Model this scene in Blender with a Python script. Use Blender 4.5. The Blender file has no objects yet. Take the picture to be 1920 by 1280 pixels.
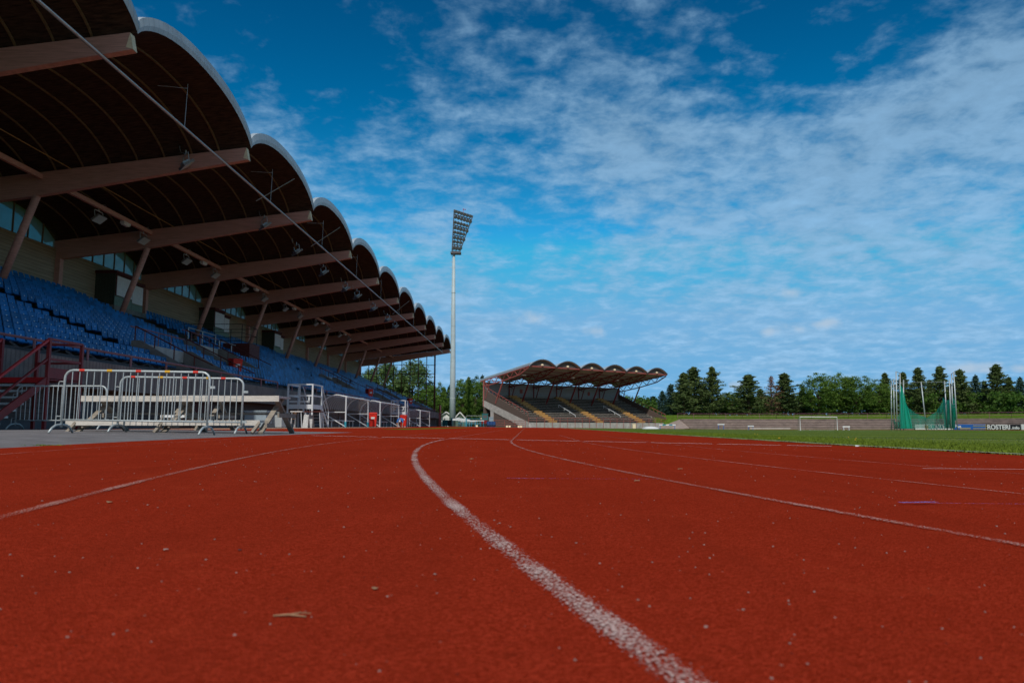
import bpy, math, random
import numpy as np
from mathutils import Vector, Matrix
R = math.radians
# ------------------------------------------------------------------ camera
FPX, PITCH, YAW, ROLL, CAMH = 1413.0, 0.1115563, 0.0197764, 0.00035, 0.25
scn = bpy.context.scene
COL = scn.collection
_fw = Vector((-math.sin(YAW)*math.cos(PITCH), math.cos(YAW)*math.cos(PITCH), math.sin(PITCH)))
_ri = Vector((math.cos(YAW), math.sin(YAW), 0))
_up = _ri.cross(_fw)
_r2 = _ri*math.cos(ROLL)+_up*math.sin(ROLL)
_u2 = _up*math.cos(ROLL)-_ri*math.sin(ROLL)
cd = bpy.data.cameras.new('camera'); cam = bpy.data.objects.new('camera', cd); COL.objects.link(cam)
cam.matrix_world = Matrix(((_r2.x,_u2.x,-_fw.x,0),(_r2.y,_u2.y,-_fw.y,0),(_r2.z,_u2.z,-_fw.z,CAMH),(0,0,0,1)))
cd.sensor_width = 36; cd.lens = FPX/1920*36; cd.clip_start = .02; cd.clip_end = 6000
cd.dof.use_dof = True; cd.dof.focus_distance = 6.0; cd.dof.aperture_fstop = 6.5
scn.camera = cam
# ------------------------------------------------------------------ light
SUN_EL, SUN_AZ = R(46), R(184)          # compass bearing of the sun, +Y = 0, clockwise
sdir = Vector((math.sin(SUN_AZ)*math.cos(SUN_EL), math.cos(SUN_AZ)*math.cos(SUN_EL), math.sin(SUN_EL)))
ld = bpy.data.lights.new('sun', 'SUN'); ld.energy = 3.6; ld.angle = R(.5); ld.color = (1, .93, .84)
lo = bpy.data.objects.new('sun', ld); COL.objects.link(lo); lo.rotation_euler = sdir.to_track_quat('Z', 'Y').to_euler()
scn.view_settings.view_transform = 'Standard'; scn.view_settings.look = 'None'
scn.view_settings.exposure = -0.35; scn.view_settings.gamma = 1
scn.cycles.max_bounces = 6; scn.cycles.transparent_max_bounces = 12
scn.cycles.use_denoising = True

def pray(x, y):
    return _fw*FPX + _r2*(x-960) - _u2*(y-640)
def P(x, y, Y):                       # point on the photo ray at world depth Y
    d = pray(x, y); return Vector((0,0,CAMH)) + d*(Y/d.y)
def PX(x, y, X):
    d = pray(x, y); return Vector((0,0,CAMH)) + d*(X/d.x)
def zg(x):
    return -.015*max(x,-10) if x < 0 else -.01*min(x,40)
def G(x, y):
    d = pray(x, y); X = 0
    for _ in range(40):
        t = (CAMH-zg(X))/-d.z; X = d.x*t
    return Vector((X, d.y*t, zg(X)))

# world -------------------------------------------------------------
w = bpy.data.worlds.new('World'); scn.world = w; w.use_nodes = True
nt = w.node_tree; N = nt.nodes; L = nt.links; N.clear()
def nd(t, **k):
    n = N.new(t)
    for a, b in k.items():
        if a.startswith('i_'): n.inputs[a[2:]].default_value = b
        else: setattr(n, a, b)
    return n
def wm(op, a, b=None, c=None):
    n = N.new('ShaderNodeMath'); n.operation = op
    for i, q in enumerate((a, b, c)):
        if q is None: continue
        if isinstance(q, (int, float)): n.inputs[i].default_value = q
        else: L.new(q, n.inputs[i])
    return n.outputs[0]
sky = nd('ShaderNodeTexSky'); sky.sky_type = 'NISHITA'; sky.sun_disc = False
sky.sun_elevation = SUN_EL; sky.sun_rotation = SUN_AZ; sky.altitude = 100; sky.air_density = 1.0; sky.dust_density = .4; sky.ozone_density = 2.0
# polarised, saturated blue: steepen the physical sky's own gradient
spc = nd('ShaderNodeSeparateColor'); L.new(sky.outputs[0], spc.inputs[0]); SKYC = nd('ShaderNodeCombineXYZ')
for i, (ref, gam, tgt, cap) in enumerate(((2.93, 3.0, .98, 1.30), (4.28, 2.05, 6.4, .925), (6.35, 1.95, 11.2, .905))):
    q = wm('MINIMUM', wm('DIVIDE', spc.outputs[i], ref), cap)
    L.new(wm('MAXIMUM', wm('SUBTRACT', wm('MULTIPLY', wm('POWER', q, gam), tgt), .10 if i == 0 else 0.0), .005), SKYC.inputs[i])
tc = nd('ShaderNodeTexCoord'); sep = nd('ShaderNodeSeparateXYZ'); L.new(tc.outputs['Generated'], sep.inputs[0])
zz = wm('ADD', wm('MAXIMUM', sep.outputs[2], 0.0), .17)
px_ = wm('DIVIDE', sep.outputs[0], zz); py_ = wm('DIVIDE', sep.outputs[1], zz)
cmb = nd('ShaderNodeCombineXYZ'); L.new(px_, cmb.inputs[0]); L.new(py_, cmb.inputs[1])
def noise(sc, det, ro, off=0, dist=0.0):
    mp = nd('ShaderNodeMapping'); L.new(cmb.outputs[0], mp.inputs[0]); mp.inputs['Location'].default_value = (off, off*.7, off*.3)
    n = nd('ShaderNodeTexNoise'); L.new(mp.outputs[0], n.inputs['Vector']); n.inputs['Scale'].default_value = sc
    n.inputs['Detail'].default_value = det; n.inputs['Roughness'].default_value = ro; n.inputs['Distortion'].default_value = dist
    return n.outputs[0]
nA = noise(10.5, 5, .60, 3.1, .15); nB = noise(2.3, 4, .55, 7.7, .3); nC = noise(26, 3, .6, 1.3)
cov = None
for (x, y, rad, amt) in [(1480,360,.30,.115),(1850,240,.22,.12),(1080,310,.20,.065),(1270,150,.13,.05),(640,540,.24,.075),(930,600,.16,.09),(540,220,.16,.09),(880,130,.10,.05),
                         (540,40,.26,-.13),(1480,10,.20,-.13),(960,190,.10,-.05),(1010,500,.10,-.10),(1250,620,.10,-.03),(860,40,.14,.03),(1450,600,.2,.04),(1810,690,.05,.12)]:
    v = pray(x, y).normalized()
    dn = nd('ShaderNodeVectorMath', operation='DISTANCE'); L.new(tc.outputs['Generated'], dn.inputs[0]); dn.inputs[1].default_value = v
    mr = nd('ShaderNodeMapRange', interpolation_type='SMOOTHSTEP'); L.new(dn.outputs['Value'], mr.inputs[0])
    mr.inputs[1].default_value = rad*1.35; mr.inputs[2].default_value = 0; mr.inputs[3].default_value = 0; mr.inputs[4].default_value = amt
    cov = mr.outputs[0] if cov is None else wm('ADD', cov, mr.outputs[0])
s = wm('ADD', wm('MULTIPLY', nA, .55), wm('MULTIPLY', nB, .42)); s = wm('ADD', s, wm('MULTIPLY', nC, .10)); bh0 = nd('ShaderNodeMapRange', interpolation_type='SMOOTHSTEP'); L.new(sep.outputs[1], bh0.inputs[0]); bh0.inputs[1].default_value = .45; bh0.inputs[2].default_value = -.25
s = wm('ADD', wm('ADD', s, cov), wm('MULTIPLY', bh0.outputs[0], .09))  # extra unseen cloud cover added behind the camera for a less blue fill
cm = nd('ShaderNodeMapRange', interpolation_type='SMOOTHSTEP'); L.new(s, cm.inputs[0])
cm.inputs[1].default_value = .475; cm.inputs[2].default_value = .755; cm.inputs[3].default_value = 0; cm.inputs[4].default_value = .86
CLOUD_NODE = cm
cl = nd('ShaderNodeMix', data_type='RGBA', blend_type='MIX'); L.new(cm.outputs[0], cl.inputs[0]); L.new(SKYC.outputs[0], cl.inputs[6])
# clouds are lit by the same sky: a pale tone that dims gently away from the horizon
cr = nd('ShaderNodeMapRange'); L.new(sep.outputs[2], cr.inputs[0]); cr.inputs[1].default_value = 0; cr.inputs[2].default_value = .75
cr.inputs[3].default_value = 8.6; cr.inputs[4].default_value = 3.9
# overhead and behind the camera: unseen near-neutral cloud, added to warm the ambient light
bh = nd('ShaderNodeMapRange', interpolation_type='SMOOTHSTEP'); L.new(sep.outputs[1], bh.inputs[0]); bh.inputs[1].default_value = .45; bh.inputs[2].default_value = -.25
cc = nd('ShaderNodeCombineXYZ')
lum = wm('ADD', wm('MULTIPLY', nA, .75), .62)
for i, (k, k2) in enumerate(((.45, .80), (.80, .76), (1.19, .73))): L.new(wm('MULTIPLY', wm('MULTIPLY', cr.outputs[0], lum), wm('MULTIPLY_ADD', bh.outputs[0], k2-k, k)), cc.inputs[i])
# a few small bright heaps low over the horizon
puff = None; nP = nd('ShaderNodeTexNoise'); L.new(tc.outputs['Generated'], nP.inputs['Vector']); nP.inputs['Scale'].default_value = 26; nP.inputs['Detail'].default_value = 6
for (x, y, rad, amt) in [(1110,622,.020,.5),(1010,596,.022,.4),(1545,606,.016,.8),(1440,622,.022,.7),(1500,617,.016,.6),(1815,690,.020,1.0),(1842,694,.014,.8),(1480,548,.02,.5),(1545,553,.018,.55),(1396,722,.010,.8),(1915,690,.012,.7)]:
    v = pray(x, y).normalized(); dv = nd('ShaderNodeVectorMath', operation='SUBTRACT'); L.new(tc.outputs['Generated'], dv.inputs[0]); dv.inputs[1].default_value = v
    ds = nd('ShaderNodeVectorMath', operation='MULTIPLY'); L.new(dv.outputs[0], ds.inputs[0]); ds.inputs[1].default_value = (1, 1, 2.6)
    ln = nd('ShaderNodeVectorMath', operation='LENGTH'); L.new(ds.outputs[0], ln.inputs[0])
    q = wm('MULTIPLY', wm('SUBTRACT', 1.0, wm('DIVIDE', ln.outputs['Value'], rad*2.2)), amt); q = wm('MAXIMUM', q, 0.0)
    puff = q if puff is None else wm('MAXIMUM', puff, q)
pm = nd('ShaderNodeMapRange', interpolation_type='SMOOTHSTEP'); L.new(wm('SUBTRACT', wm('ADD', puff, wm('MULTIPLY', wm('SUBTRACT', nP.outputs[0], .5), 1.5)), wm('MULTIPLY', wm('LESS_THAN', puff, .02), 9.0)), pm.inputs[0])
pm.inputs[1].default_value = .25; pm.inputs[2].default_value = .75; pm.inputs[4].default_value = .8
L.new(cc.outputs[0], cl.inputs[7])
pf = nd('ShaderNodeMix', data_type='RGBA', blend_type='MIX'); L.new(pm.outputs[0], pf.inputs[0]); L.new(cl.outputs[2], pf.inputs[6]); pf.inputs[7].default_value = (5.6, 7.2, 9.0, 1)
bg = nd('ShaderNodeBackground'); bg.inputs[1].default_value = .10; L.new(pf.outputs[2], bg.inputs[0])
wo = nd('ShaderNodeOutputWorld'); L.new(bg.outputs[0], wo.inputs[0])

# ------------------------------------------------------------------ materials
MATS = {}
def mat(name, col, rough=.7, var=.2, scale=6, bump=0, bscale=60, metal=0, spec=.4, col2=None, stretch=(1,1,1), extra=None):
    if name in MATS: return MATS[name]
    m = bpy.data.materials.new(name); m.use_nodes = True; t = m.node_tree; b = t.nodes['Principled BSDF']
    b.inputs['Roughness'].default_value = rough; b.inputs['Metallic'].default_value = metal
    b.inputs['Specular IOR Level'].default_value = spec
    tcx = t.nodes.new('ShaderNodeTexCoord'); mp = t.nodes.new('ShaderNodeMapping'); t.links.new(tcx.outputs['Object'], mp.inputs[0])
    mp.inputs['Scale'].default_value = stretch
    n = t.nodes.new('ShaderNodeTexNoise'); n.inputs['Scale'].default_value = scale; n.inputs['Detail'].default_value = 5; n.inputs['Roughness'].default_value = .65
    t.links.new(mp.outputs[0], n.inputs[0])
    mx = t.nodes.new('ShaderNodeMix'); mx.data_type = 'RGBA'
    c = np.array(col[:3]); c2 = np.array(col2) if col2 is not None else np.clip(c*(1+var), 0, 1); c1 = c*(1-var)
    mx.inputs[6].default_value = (*c1, 1); mx.inputs[7].default_value = (*c2, 1)
    mr = t.nodes.new('ShaderNodeMapRange'); mr.inputs[1].default_value = .3; mr.inputs[2].default_value = .7
    t.links.new(n.outputs[0], mr.inputs[0]); t.links.new(mr.outputs[0], mx.inputs[0]); t.links.new(mx.outputs[2], b.inputs['Base Color'])
    if bump:
        n2 = t.nodes.new('ShaderNodeTexNoise'); n2.inputs['Scale'].default_value = bscale; n2.inputs['Detail'].default_value = 4
        t.links.new(mp.outputs[0], n2.inputs[0]); bp = t.nodes.new('ShaderNodeBump'); bp.inputs['Strength'].default_value = bump; bp.inputs['Distance'].default_value = .02
        t.links.new(n2.outputs[0], bp.inputs['Height']); t.links.new(bp.outputs[0], b.inputs['Normal'])
    MATS[name] = m
    if extra: extra(m, t, b, tcx, mx)
    return m
def stripes(axis, freq, dark=.55, width=.12, bumpd=.0):
    """board joints / corrugation: thin dark lines across one object axis"""
    def f(m, t, b, tcx, mx):
        s = t.nodes.new('ShaderNodeSeparateXYZ'); t.links.new(tcx.outputs['Object'], s.inputs[0])
        a = t.nodes.new('ShaderNodeMath'); a.operation = 'MULTIPLY'; t.links.new(s.outputs[axis], a.inputs[0]); a.inputs[1].default_value = freq
        fr = t.nodes.new('ShaderNodeMath'); fr.operation = 'FRACT'; t.links.new(a.outputs[0], fr.inputs[0])
        g = t.nodes.new('ShaderNodeMath'); g.operation = 'LESS_THAN'; t.links.new(fr.outputs[0], g.inputs[0]); g.inputs[1].default_value = width
        m2 = t.nodes.new('ShaderNodeMix'); m2.data_type = 'RGBA'; m2.blend_type = 'MULTIPLY'
        t.links.new(g.outputs[0], m2.inputs[0]); t.links.new(mx.outputs[2], m2.inputs[6]); m2.inputs[7].default_value = (dark, dark, dark, 1)
        t.links.new(m2.outputs[2], b.inputs['Base Color'])
        bp = t.nodes.new('ShaderNodeBump'); bp.inputs['Strength'].default_value = .5; bp.inputs['Distance'].default_value = .03; bp.invert = True
        t.links.new(g.outputs[0], bp.inputs['Height']); t.links.new(bp.outputs[0], b.inputs['Normal'])
    return f
def tracky(m, t, b, tcx, mx):
    """rubber granules: fine speckle, scattered pale and dark grains, broad stains"""
    NN = t.nodes; LL = t.links
    def nz(sc, de, ro=.6):
        n = NN.new('ShaderNodeTexNoise'); n.inputs['Scale'].default_value = sc; n.inputs['Detail'].default_value = de; n.inputs['Roughness'].default_value = ro
        LL.new(tcx.outputs['Object'], n.inputs[0]); return n.outputs[0]
    def vor(sc):
        n = NN.new('ShaderNodeTexVoronoi'); n.inputs['Scale'].default_value = sc; LL.new(tcx.outputs['Object'], n.inputs[0]); return n
    def mrr(o, a, b_, c=0, d=1):
        n = NN.new('ShaderNodeMapRange'); LL.new(o, n.inputs[0]); n.inputs[1].default_value = a; n.inputs[2].default_value = b_; n.inputs[3].default_value = c; n.inputs[4].default_value = d; return n.outputs[0]
    def mix(fac, A, B, bl='MIX'):
        n = NN.new('ShaderNodeMix'); n.data_type = 'RGBA'; n.blend_type = bl
        if isinstance(fac, float): n.inputs[0].default_value = fac
        else: LL.new(fac, n.inputs[0])
        for i, q in ((6, A), (7, B)):
            if isinstance(q, tuple): n.inputs[i].default_value = q
            else: LL.new(q, n.inputs[i])
        return n.outputs[2]
    v1 = vor(330); sc = NN.new('ShaderNodeSeparateColor'); LL.new(v1.outputs['Color'], sc.inputs[0])
    c = mix(mrr(sc.outputs[0], 0, 1), (.185,.0140,.0050,1), (.46,.048,.021,1))
    c = mix(mrr(nz(110, 3), .50, .68), c, (.24,.023,.008,1))
    c = mix(mrr(nz(38, 4), .60, .72, 0, .8), c, (.20,.020,.008,1))
    c = mix(mrr(nz(.55, 5, .7), .35, .75, 0, .6), c, (.25,.020,.007,1))
    c = mix(mrr(nz(9, 5, .75), .52, .75, 0, .45), c, (.23,.020,.008,1))
    c = mix(mrr(nz(2.6, 6, .7), .56, .80, 0, .45), c, (.44,.055,.020,1))
    mp = NN.new('ShaderNodeMapping'); LL.new(tcx.outputs['Object'], mp.inputs[0]); mp.inputs['Scale'].default_value = (3.2, .35, 1); mp.inputs['Rotation'].default_value = (0, 0, .12)
    ns = NN.new('ShaderNodeTexNoise'); ns.inputs['Scale'].default_value = 1.0; ns.inputs['Detail'].default_value = 6; ns.inputs['Roughness'].default_value = .7; LL.new(mp.outputs[0], ns.inputs[0])
    c = mix(mrr(ns.outputs[0], .46, .70, 0, .5), c, (.22,.022,.009,1))
    v2 = vor(42); s2 = NN.new('ShaderNodeSeparateColor'); LL.new(v2.outputs['Color'], s2.inputs[0])
    dot = NN.new('ShaderNodeMath'); dot.operation = 'LESS_THAN'; LL.new(v2.outputs['Distance'], dot.inputs[0]); dot.inputs[1].default_value = .085
    sel = NN.new('ShaderNodeMath'); sel.operation = 'GREATER_THAN'; LL.new(s2.outputs[0], sel.inputs[0]); sel.inputs[1].default_value = .86
    mm = NN.new('ShaderNodeMath'); mm.operation = 'MULTIPLY'; LL.new(dot.outputs[0], mm.inputs[0]); LL.new(sel.outputs[0], mm.inputs[1])
    c = mix(mm.outputs[0], c, (.34,.15,.11,1))
    sel3 = NN.new('ShaderNodeMath'); sel3.operation = 'LESS_THAN'; LL.new(s2.outputs[0], sel3.inputs[0]); sel3.inputs[1].default_value = .16
    m3 = NN.new('ShaderNodeMath'); m3.operation = 'MULTIPLY'; LL.new(dot.outputs[0], m3.inputs[0]); LL.new(sel3.outputs[0], m3.inputs[1])
    c = mix(m3.outputs[0], c, (.07,.018,.014,1))
    LL.new(c, b.inputs['Base Color'])
    bp = NN.new('ShaderNodeBump'); bp.inputs['Strength'].default_value = .9; bp.inputs['Distance'].default_value = .0022
    LL.new(v1.outputs['Distance'], bp.inputs['Height']); bp2 = NN.new('ShaderNodeBump'); bp2.inputs['Strength'].default_value = .5; bp2.inputs['Distance'].default_value = .004
    LL.new(nz(60, 3), bp2.inputs['Height']); LL.new(bp.outputs[0], bp2.inputs['Normal']); LL.new(bp2.outputs[0], b.inputs['Normal'])
M_track = mat('red_rubber_track', (.3,.03,.015), rough=1.0, spec=.0, extra=tracky)
def linemat(name, col, lo=.40, hi=.50, nscale=210, edge=.30):
    m = bpy.data.materials.new(name); m.use_nodes = True; t = m.node_tree; b = t.nodes['Principled BSDF']; NN = t.nodes; LL = t.links
    b.inputs['Roughness'].default_value = .8; b.inputs['Base Color'].default_value = (*col, 1); b.inputs['Specular IOR Level'].default_value = .2
    tcx = NN.new('ShaderNodeTexCoord'); n = NN.new('ShaderNodeTexNoise'); n.inputs['Scale'].default_value = nscale; n.inputs['Detail'].default_value = 2
    LL.new(tcx.outputs['Object'], n.inputs[0])
    n2 = NN.new('ShaderNodeTexNoise'); n2.inputs['Scale'].default_value = 3.0; n2.inputs['Detail'].default_value = 5; LL.new(tcx.outputs['Object'], n2.inputs[0])
    uv = NN.new('ShaderNodeUVMap'); s = NN.new('ShaderNodeSeparateXYZ'); LL.new(uv.outputs[0], s.inputs[0])
    def mth(op, a, c):
        k = NN.new('ShaderNodeMath'); k.operation = op
        for i, q in enumerate((a, c)):
            if isinstance(q, (int, float)): k.inputs[i].default_value = q
            else: LL.new(q, k.inputs[i])
        return k.outputs[0]
    ac = mth('ABSOLUTE', mth('SUBTRACT', mth('MULTIPLY', s.outputs[0], 2), 1), 0)
    e = mth('MULTIPLY', mth('POWER', ac, 3), edge)
    val = mth('SUBTRACT', mth('ADD', n.outputs[0], mth('MULTIPLY', mth('SUBTRACT', n2.outputs[0], .5), .42)), e)
    mr = NN.new('ShaderNodeMapRange'); LL.new(val, mr.inputs[0]); mr.inputs[1].default_value = lo; mr.inputs[2].default_value = hi
    tr = NN.new('ShaderNodeBsdfTransparent'); mx = NN.new('ShaderNodeMixShader'); LL.new(mr.outputs[0], mx.inputs[0]); LL.new(tr.outputs[0], mx.inputs[1]); LL.new(b.outputs[0], mx.inputs[2])
    LL.new(mx.outputs[0], NN['Material Output'].inputs['Surface']); return m
M_line = linemat('worn_white_line', (.60,.43,.39), .45, .60, 190, .26)
M_lineF = linemat('faint_worn_line', (.52,.27,.22), .46, .62, 190, .25)
M_dash = linemat('fresh_white_line', (.80,.66,.62), .18, .28, 190, .08)
M_blue = linemat('blue_chalk_mark', (.16,.20,.60), .42, .58, 160, .30)
M_asph = mat('grey_asphalt', (.215,.205,.212), rough=.9, var=.3, scale=3, bump=.6, bscale=220, spec=.2)
M_sand = mat('tan_sand', (.46,.27,.18), rough=.95, var=.2, scale=2, bump=.4)
def fieldx(m, t, b, tcx, mx):
    NN = t.nodes; LL = t.links
    s = NN.new('ShaderNodeSeparateXYZ'); LL.new(tcx.outputs['Object'], s.inputs[0])
    a = NN.new('ShaderNodeMath'); a.operation = 'MULTIPLY'; LL.new(s.outputs[1], a.inputs[0]); a.inputs[1].default_value = 6.2832/11
    n2 = NN.new('ShaderNodeTexNoise'); n2.inputs['Scale'].default_value = .6; n2.inputs['Detail'].default_value = 6; LL.new(tcx.outputs['Object'], n2.inputs[0])
    ad = NN.new('ShaderNodeMath'); ad.operation = 'ADD'; LL.new(a.outputs[0], ad.inputs[0]); LL.new(n2.outputs[0], ad.inputs[1])
    sn = NN.new('ShaderNodeMath'); sn.operation = 'SINE'; LL.new(ad.outputs[0], sn.inputs[0])
    mr = NN.new('ShaderNodeMapRange'); LL.new(sn.outputs[0], mr.inputs[0]); mr.inputs[1].default_value = -.3; mr.inputs[2].default_value = .3
    m2 = NN.new('ShaderNodeMix'); m2.data_type = 'RGBA'; m2.blend_type = 'MULTIPLY'; LL.new(mr.outputs[0], m2.inputs[0])
    LL.new(mx.outputs[2], m2.inputs[6]); m2.inputs[7].default_value = (.60,.70,.66,1); LL.new(m2.outputs[2], b.inputs['Base Color'])
M_field = mat('mown_grass', (.128,.178,.045), rough=1, var=.35, scale=4, bump=1.0, bscale=30, spec=.0, extra=fieldx)
M_grass = mat('rough_grass', (.09,.15,.02), rough=1, var=.4, scale=2, bump=1, bscale=12, spec=.0)
M_dirt = mat('dusty_ground', (.16,.13,.10), rough=.95, var=.3, scale=1)
def blade_mat(name, c1, c2):
    m = mat(name, c1, rough=.8, var=.3, scale=9, col2=c2, spec=.05)
    b = m.node_tree.nodes['Principled BSDF']
    return m
M_blade = blade_mat('grass_blade', (.085,.140,.012), (.20,.27,.036))
M_conc = mat('grey_concrete', (.20,.185,.17), rough=.9, var=.3, scale=1.6, bump=.3, bscale=30)
M_ribc = mat('ribbed_concrete', (.20,.175,.165), rough=.9, var=.3, scale=1.2, extra=stripes(1, 5.5, .72, .3))
M_concL = mat('pale_concrete', (.44,.41,.38), rough=.9, var=.25, scale=1.5, bump=.3)
M_brownc = mat('brown_pebbled_panel', (.12,.085,.07), rough=.9, var=.4, scale=14, bump=.4)
M_siding = mat('brown_board_siding', (.11,.083,.076), rough=.8, var=.25, scale=2, stretch=(1,.2,3), extra=stripes(2, 6.5, .5, .14))
M_back = mat('tan_board_wall', (.34,.28,.195), rough=.8, var=.22, scale=2, stretch=(1,.2,3), extra=stripes(2, 5.0, .55, .12))
def lumber(m, t, b, tcx, mx): pass
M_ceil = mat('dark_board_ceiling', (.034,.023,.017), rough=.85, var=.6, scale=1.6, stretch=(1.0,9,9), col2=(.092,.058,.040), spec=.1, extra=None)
M_rib = mat('ceiling_rib', (.17,.115,.055), rough=.7, var=.3)
M_glulam = mat('glulam_beam', (.56,.30,.24), rough=.7, var=.22, scale=4, stretch=(.3,1,6))
M_endg = mat('beam_end_grain', (.82,.68,.46), rough=.8, var=.2)
M_zinc = mat('zinc_sheet', (.43,.50,.55), rough=.45, var=.15, scale=1.5, metal=.0, spec=.5, extra=stripes(1, 3.0, .7, .07))
M_pipe = mat('steel_pipe', (.42,.44,.46), rough=.4, var=.15, metal=.5)
M_galv = mat('galvanised_steel', (.46,.51,.52), rough=.45, var=.18, scale=30, metal=.35, bump=.1, bscale=200)
M_redtape = mat('red_tape', (.65,.03,.015), rough=.5, var=.1)
M_yeltape = mat('yellow_tape', (.72,.40,.02), rough=.5, var=.1)
M_wood = mat('weathered_white_wood', (.60,.555,.49), rough=.85, var=.2, scale=5, stretch=(.6,6,6), bump=.4, bscale=40, col2=(.74,.70,.64))
M_woodd = mat('weathered_grey_wood', (.30,.26,.21), rough=.9, var=.3, scale=5, stretch=(1,1,4), bump=.4)
M_darkred = mat('dark_red_steel', (.20,.014,.016), rough=.45, var=.2)
M_redsteel = mat('bright_red_steel', (.42,.012,.014), rough=.4, var=.15)
M_pinkrail = mat('faded_red_rail', (.26,.12,.14), rough=.6, var=.15)
M_brownred = mat('maroon_board', (.09,.016,.012), rough=.7, var=.3)
M_seat = mat('blue_seat_plastic', (.005,.135,.44), rough=.5, var=.18, scale=.8, spec=.18)
def seatx(m, t, b, tcx, mx):
    oi = t.nodes.new('ShaderNodeObjectInfo'); mr = t.nodes.new('ShaderNodeMapRange'); mr.inputs[3].default_value = .62; mr.inputs[4].default_value = 1.12
    t.links.new(oi.outputs['Random'], mr.inputs[0]); m2 = t.nodes.new('ShaderNodeMix'); m2.data_type = 'RGBA'; m2.blend_type = 'MULTIPLY'; m2.inputs[0].default_value = 1
    t.links.new(mx.outputs[2], m2.inputs[6]); t.links.new(mr.outputs[0], m2.inputs[7]); t.links.new(m2.outputs[2], b.inputs['Base Color'])
def seaty(m, t, b, tcx, mx):
    at = t.nodes.new('ShaderNodeAttribute'); at.attribute_name = 'tone'; m2 = t.nodes.new('ShaderNodeMix'); m2.data_type = 'RGBA'; m2.blend_type = 'MULTIPLY'; m2.inputs[0].default_value = 1
    t.links.new(mx.outputs[2], m2.inputs[6]); t.links.new(at.outputs['Fac'], m2.inputs[7]); t.links.new(m2.outputs[2], b.inputs['Base Color'])
M_seatF = mat('blue_seat_plastic_far', (.004,.15,.41), rough=.5, var=.18, scale=.8, spec=.18, extra=seaty)
M_seatN = mat('blue_seat_plastic_shell', (.004,.145,.41), rough=.45, var=.2, scale=.8, spec=.25, extra=seatx)
M_tag = mat('white_number_tag', (.75,.80,.82), rough=.5, var=.05)
M_binred = mat('red_bin_plastic', (.62,.022,.010), rough=.45, var=.1)
M_label = mat('white_sticker', (.72,.74,.74), rough=.6, var=.1)
M_black = mat('black_rubber', (.02,.02,.022), rough=.7, var=.2)
M_green = mat('green_corrugated_sheet', (.19,.28,.22), rough=.6, var=.15, extra=stripes(1, 8, .6, .3))
M_gdark = mat('dark_green_board', (.055,.068,.048), rough=.8, var=.2, extra=stripes(0, 5, .6, .1))
M_shut = mat('white_shutter', (.78,.80,.80), rough=.5, var=.1)
M_white = mat('white_paint', (.78,.79,.79), rough=.5, var=.06)
M_whitest = mat('white_painted_steel', (.66,.70,.74), rough=.45, var=.1)
M_bluegrey = mat('bluegrey_steel', (.28,.36,.42), rough=.5, var=.15)
M_farseat = mat('weathered_bench_wood', (.40,.36,.30), rough=.9, var=.35, scale=1.5)
M_orange = mat('orange_stair', (.44,.25,.08), rough=.8, var=.3, scale=3)
M_rustred = mat('red_truss_steel', (.33,.085,.070), rough=.6, var=.2)
M_greyclad = mat('grey_cladding', (.30,.345,.375), rough=.6, var=.12, extra=stripes(2, 3.2, .7, .15))
M_vaultin = mat('beige_vault_sheet', (.46,.46,.45), rough=.8, var=.12)
M_lun = mat('brown_lunette_board', (.11,.10,.09), rough=.8, var=.15)
M_step = mat('dark_terrace_step', (.055,.050,.046), rough=.9, var=.3, scale=1.6)
M_teal = mat('teal_paint', (.015,.15,.16), rough=.4, var=.15)
M_cyan = mat('cyan_paint', (.03,.30,.42), rough=.5, var=.1)
M_bluep = mat('blue_paint', (.02,.14,.45), rough=.45, var=.1)
M_terr = mat('pinkish_concrete_step', (.31,.245,.215), rough=.95, var=.25, scale=.8, bump=.3)
M_glass2 = mat('dull_lamp_glass', (.13,.15,.15), rough=.3, var=.3, scale=2)
M_lampbody = mat('grey_lamp_body', (.20,.21,.21), rough=.5, var=.2)
M_trunk = mat('bark', (.10,.065,.045), rough=.95, var=.35, scale=4, bump=.6, stretch=(1,1,.3))
M_skin = mat('skin', (.42,.22,.15), rough=.6, var=.05)
M_roofd = mat('dark_roofing', (.10,.10,.11), rough=.8, var=.2)
M_mast = mat('galvanised_mast', (.44,.52,.54), rough=.5, var=.12, scale=1, spec=.4)
M_stone = mat('pebble', (.30,.20,.17), rough=.85, var=.5, scale=90)
M_leaf = mat('dry_leaf', (.30,.17,.09), rough=.8, var=.3, scale=60)
def glassy(name, col, tr):
    m = bpy.data.materials.new(name); m.use_nodes = True; t = m.node_tree; b = t.nodes['Principled BSDF']
    b.inputs['Base Color'].default_value = (*col, 1); b.inputs['Roughness'].default_value = .25
    a = t.nodes.new('ShaderNodeBsdfTransparent'); tl = t.nodes.new('ShaderNodeBsdfTranslucent'); tl.inputs[0].default_value = (*col, 1)
    n = t.nodes.new('ShaderNodeTexNoise'); n.inputs['Scale'].default_value = 3; n.inputs['Detail'].default_value = 4
    tcx = t.nodes.new('ShaderNodeTexCoord'); t.links.new(tcx.outputs['Object'], n.inputs[0])
    mx = t.nodes.new('ShaderNodeMixShader'); mx.inputs[0].default_value = .5; t.links.new(b.outputs[0], mx.inputs[1]); t.links.new(tl.outputs[0], mx.inputs[2])
    mr = t.nodes.new('ShaderNodeMapRange'); mr.inputs[1].default_value = .3; mr.inputs[2].default_value = .7; mr.inputs[3].default_value = tr*.75; mr.inputs[4].default_value = min(1, tr*1.2)
    t.links.new(n.outputs[0], mr.inputs[0])
    m2 = t.nodes.new('ShaderNodeMixShader'); t.links.new(mr.outputs[0], m2.inputs[0]); t.links.new(mx.outputs[0], m2.inputs[1]); t.links.new(a.outputs[0], m2.inputs[2])
    t.links.new(m2.outputs[0], t.nodes['Material Output'].inputs['Surface']); return m
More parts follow.
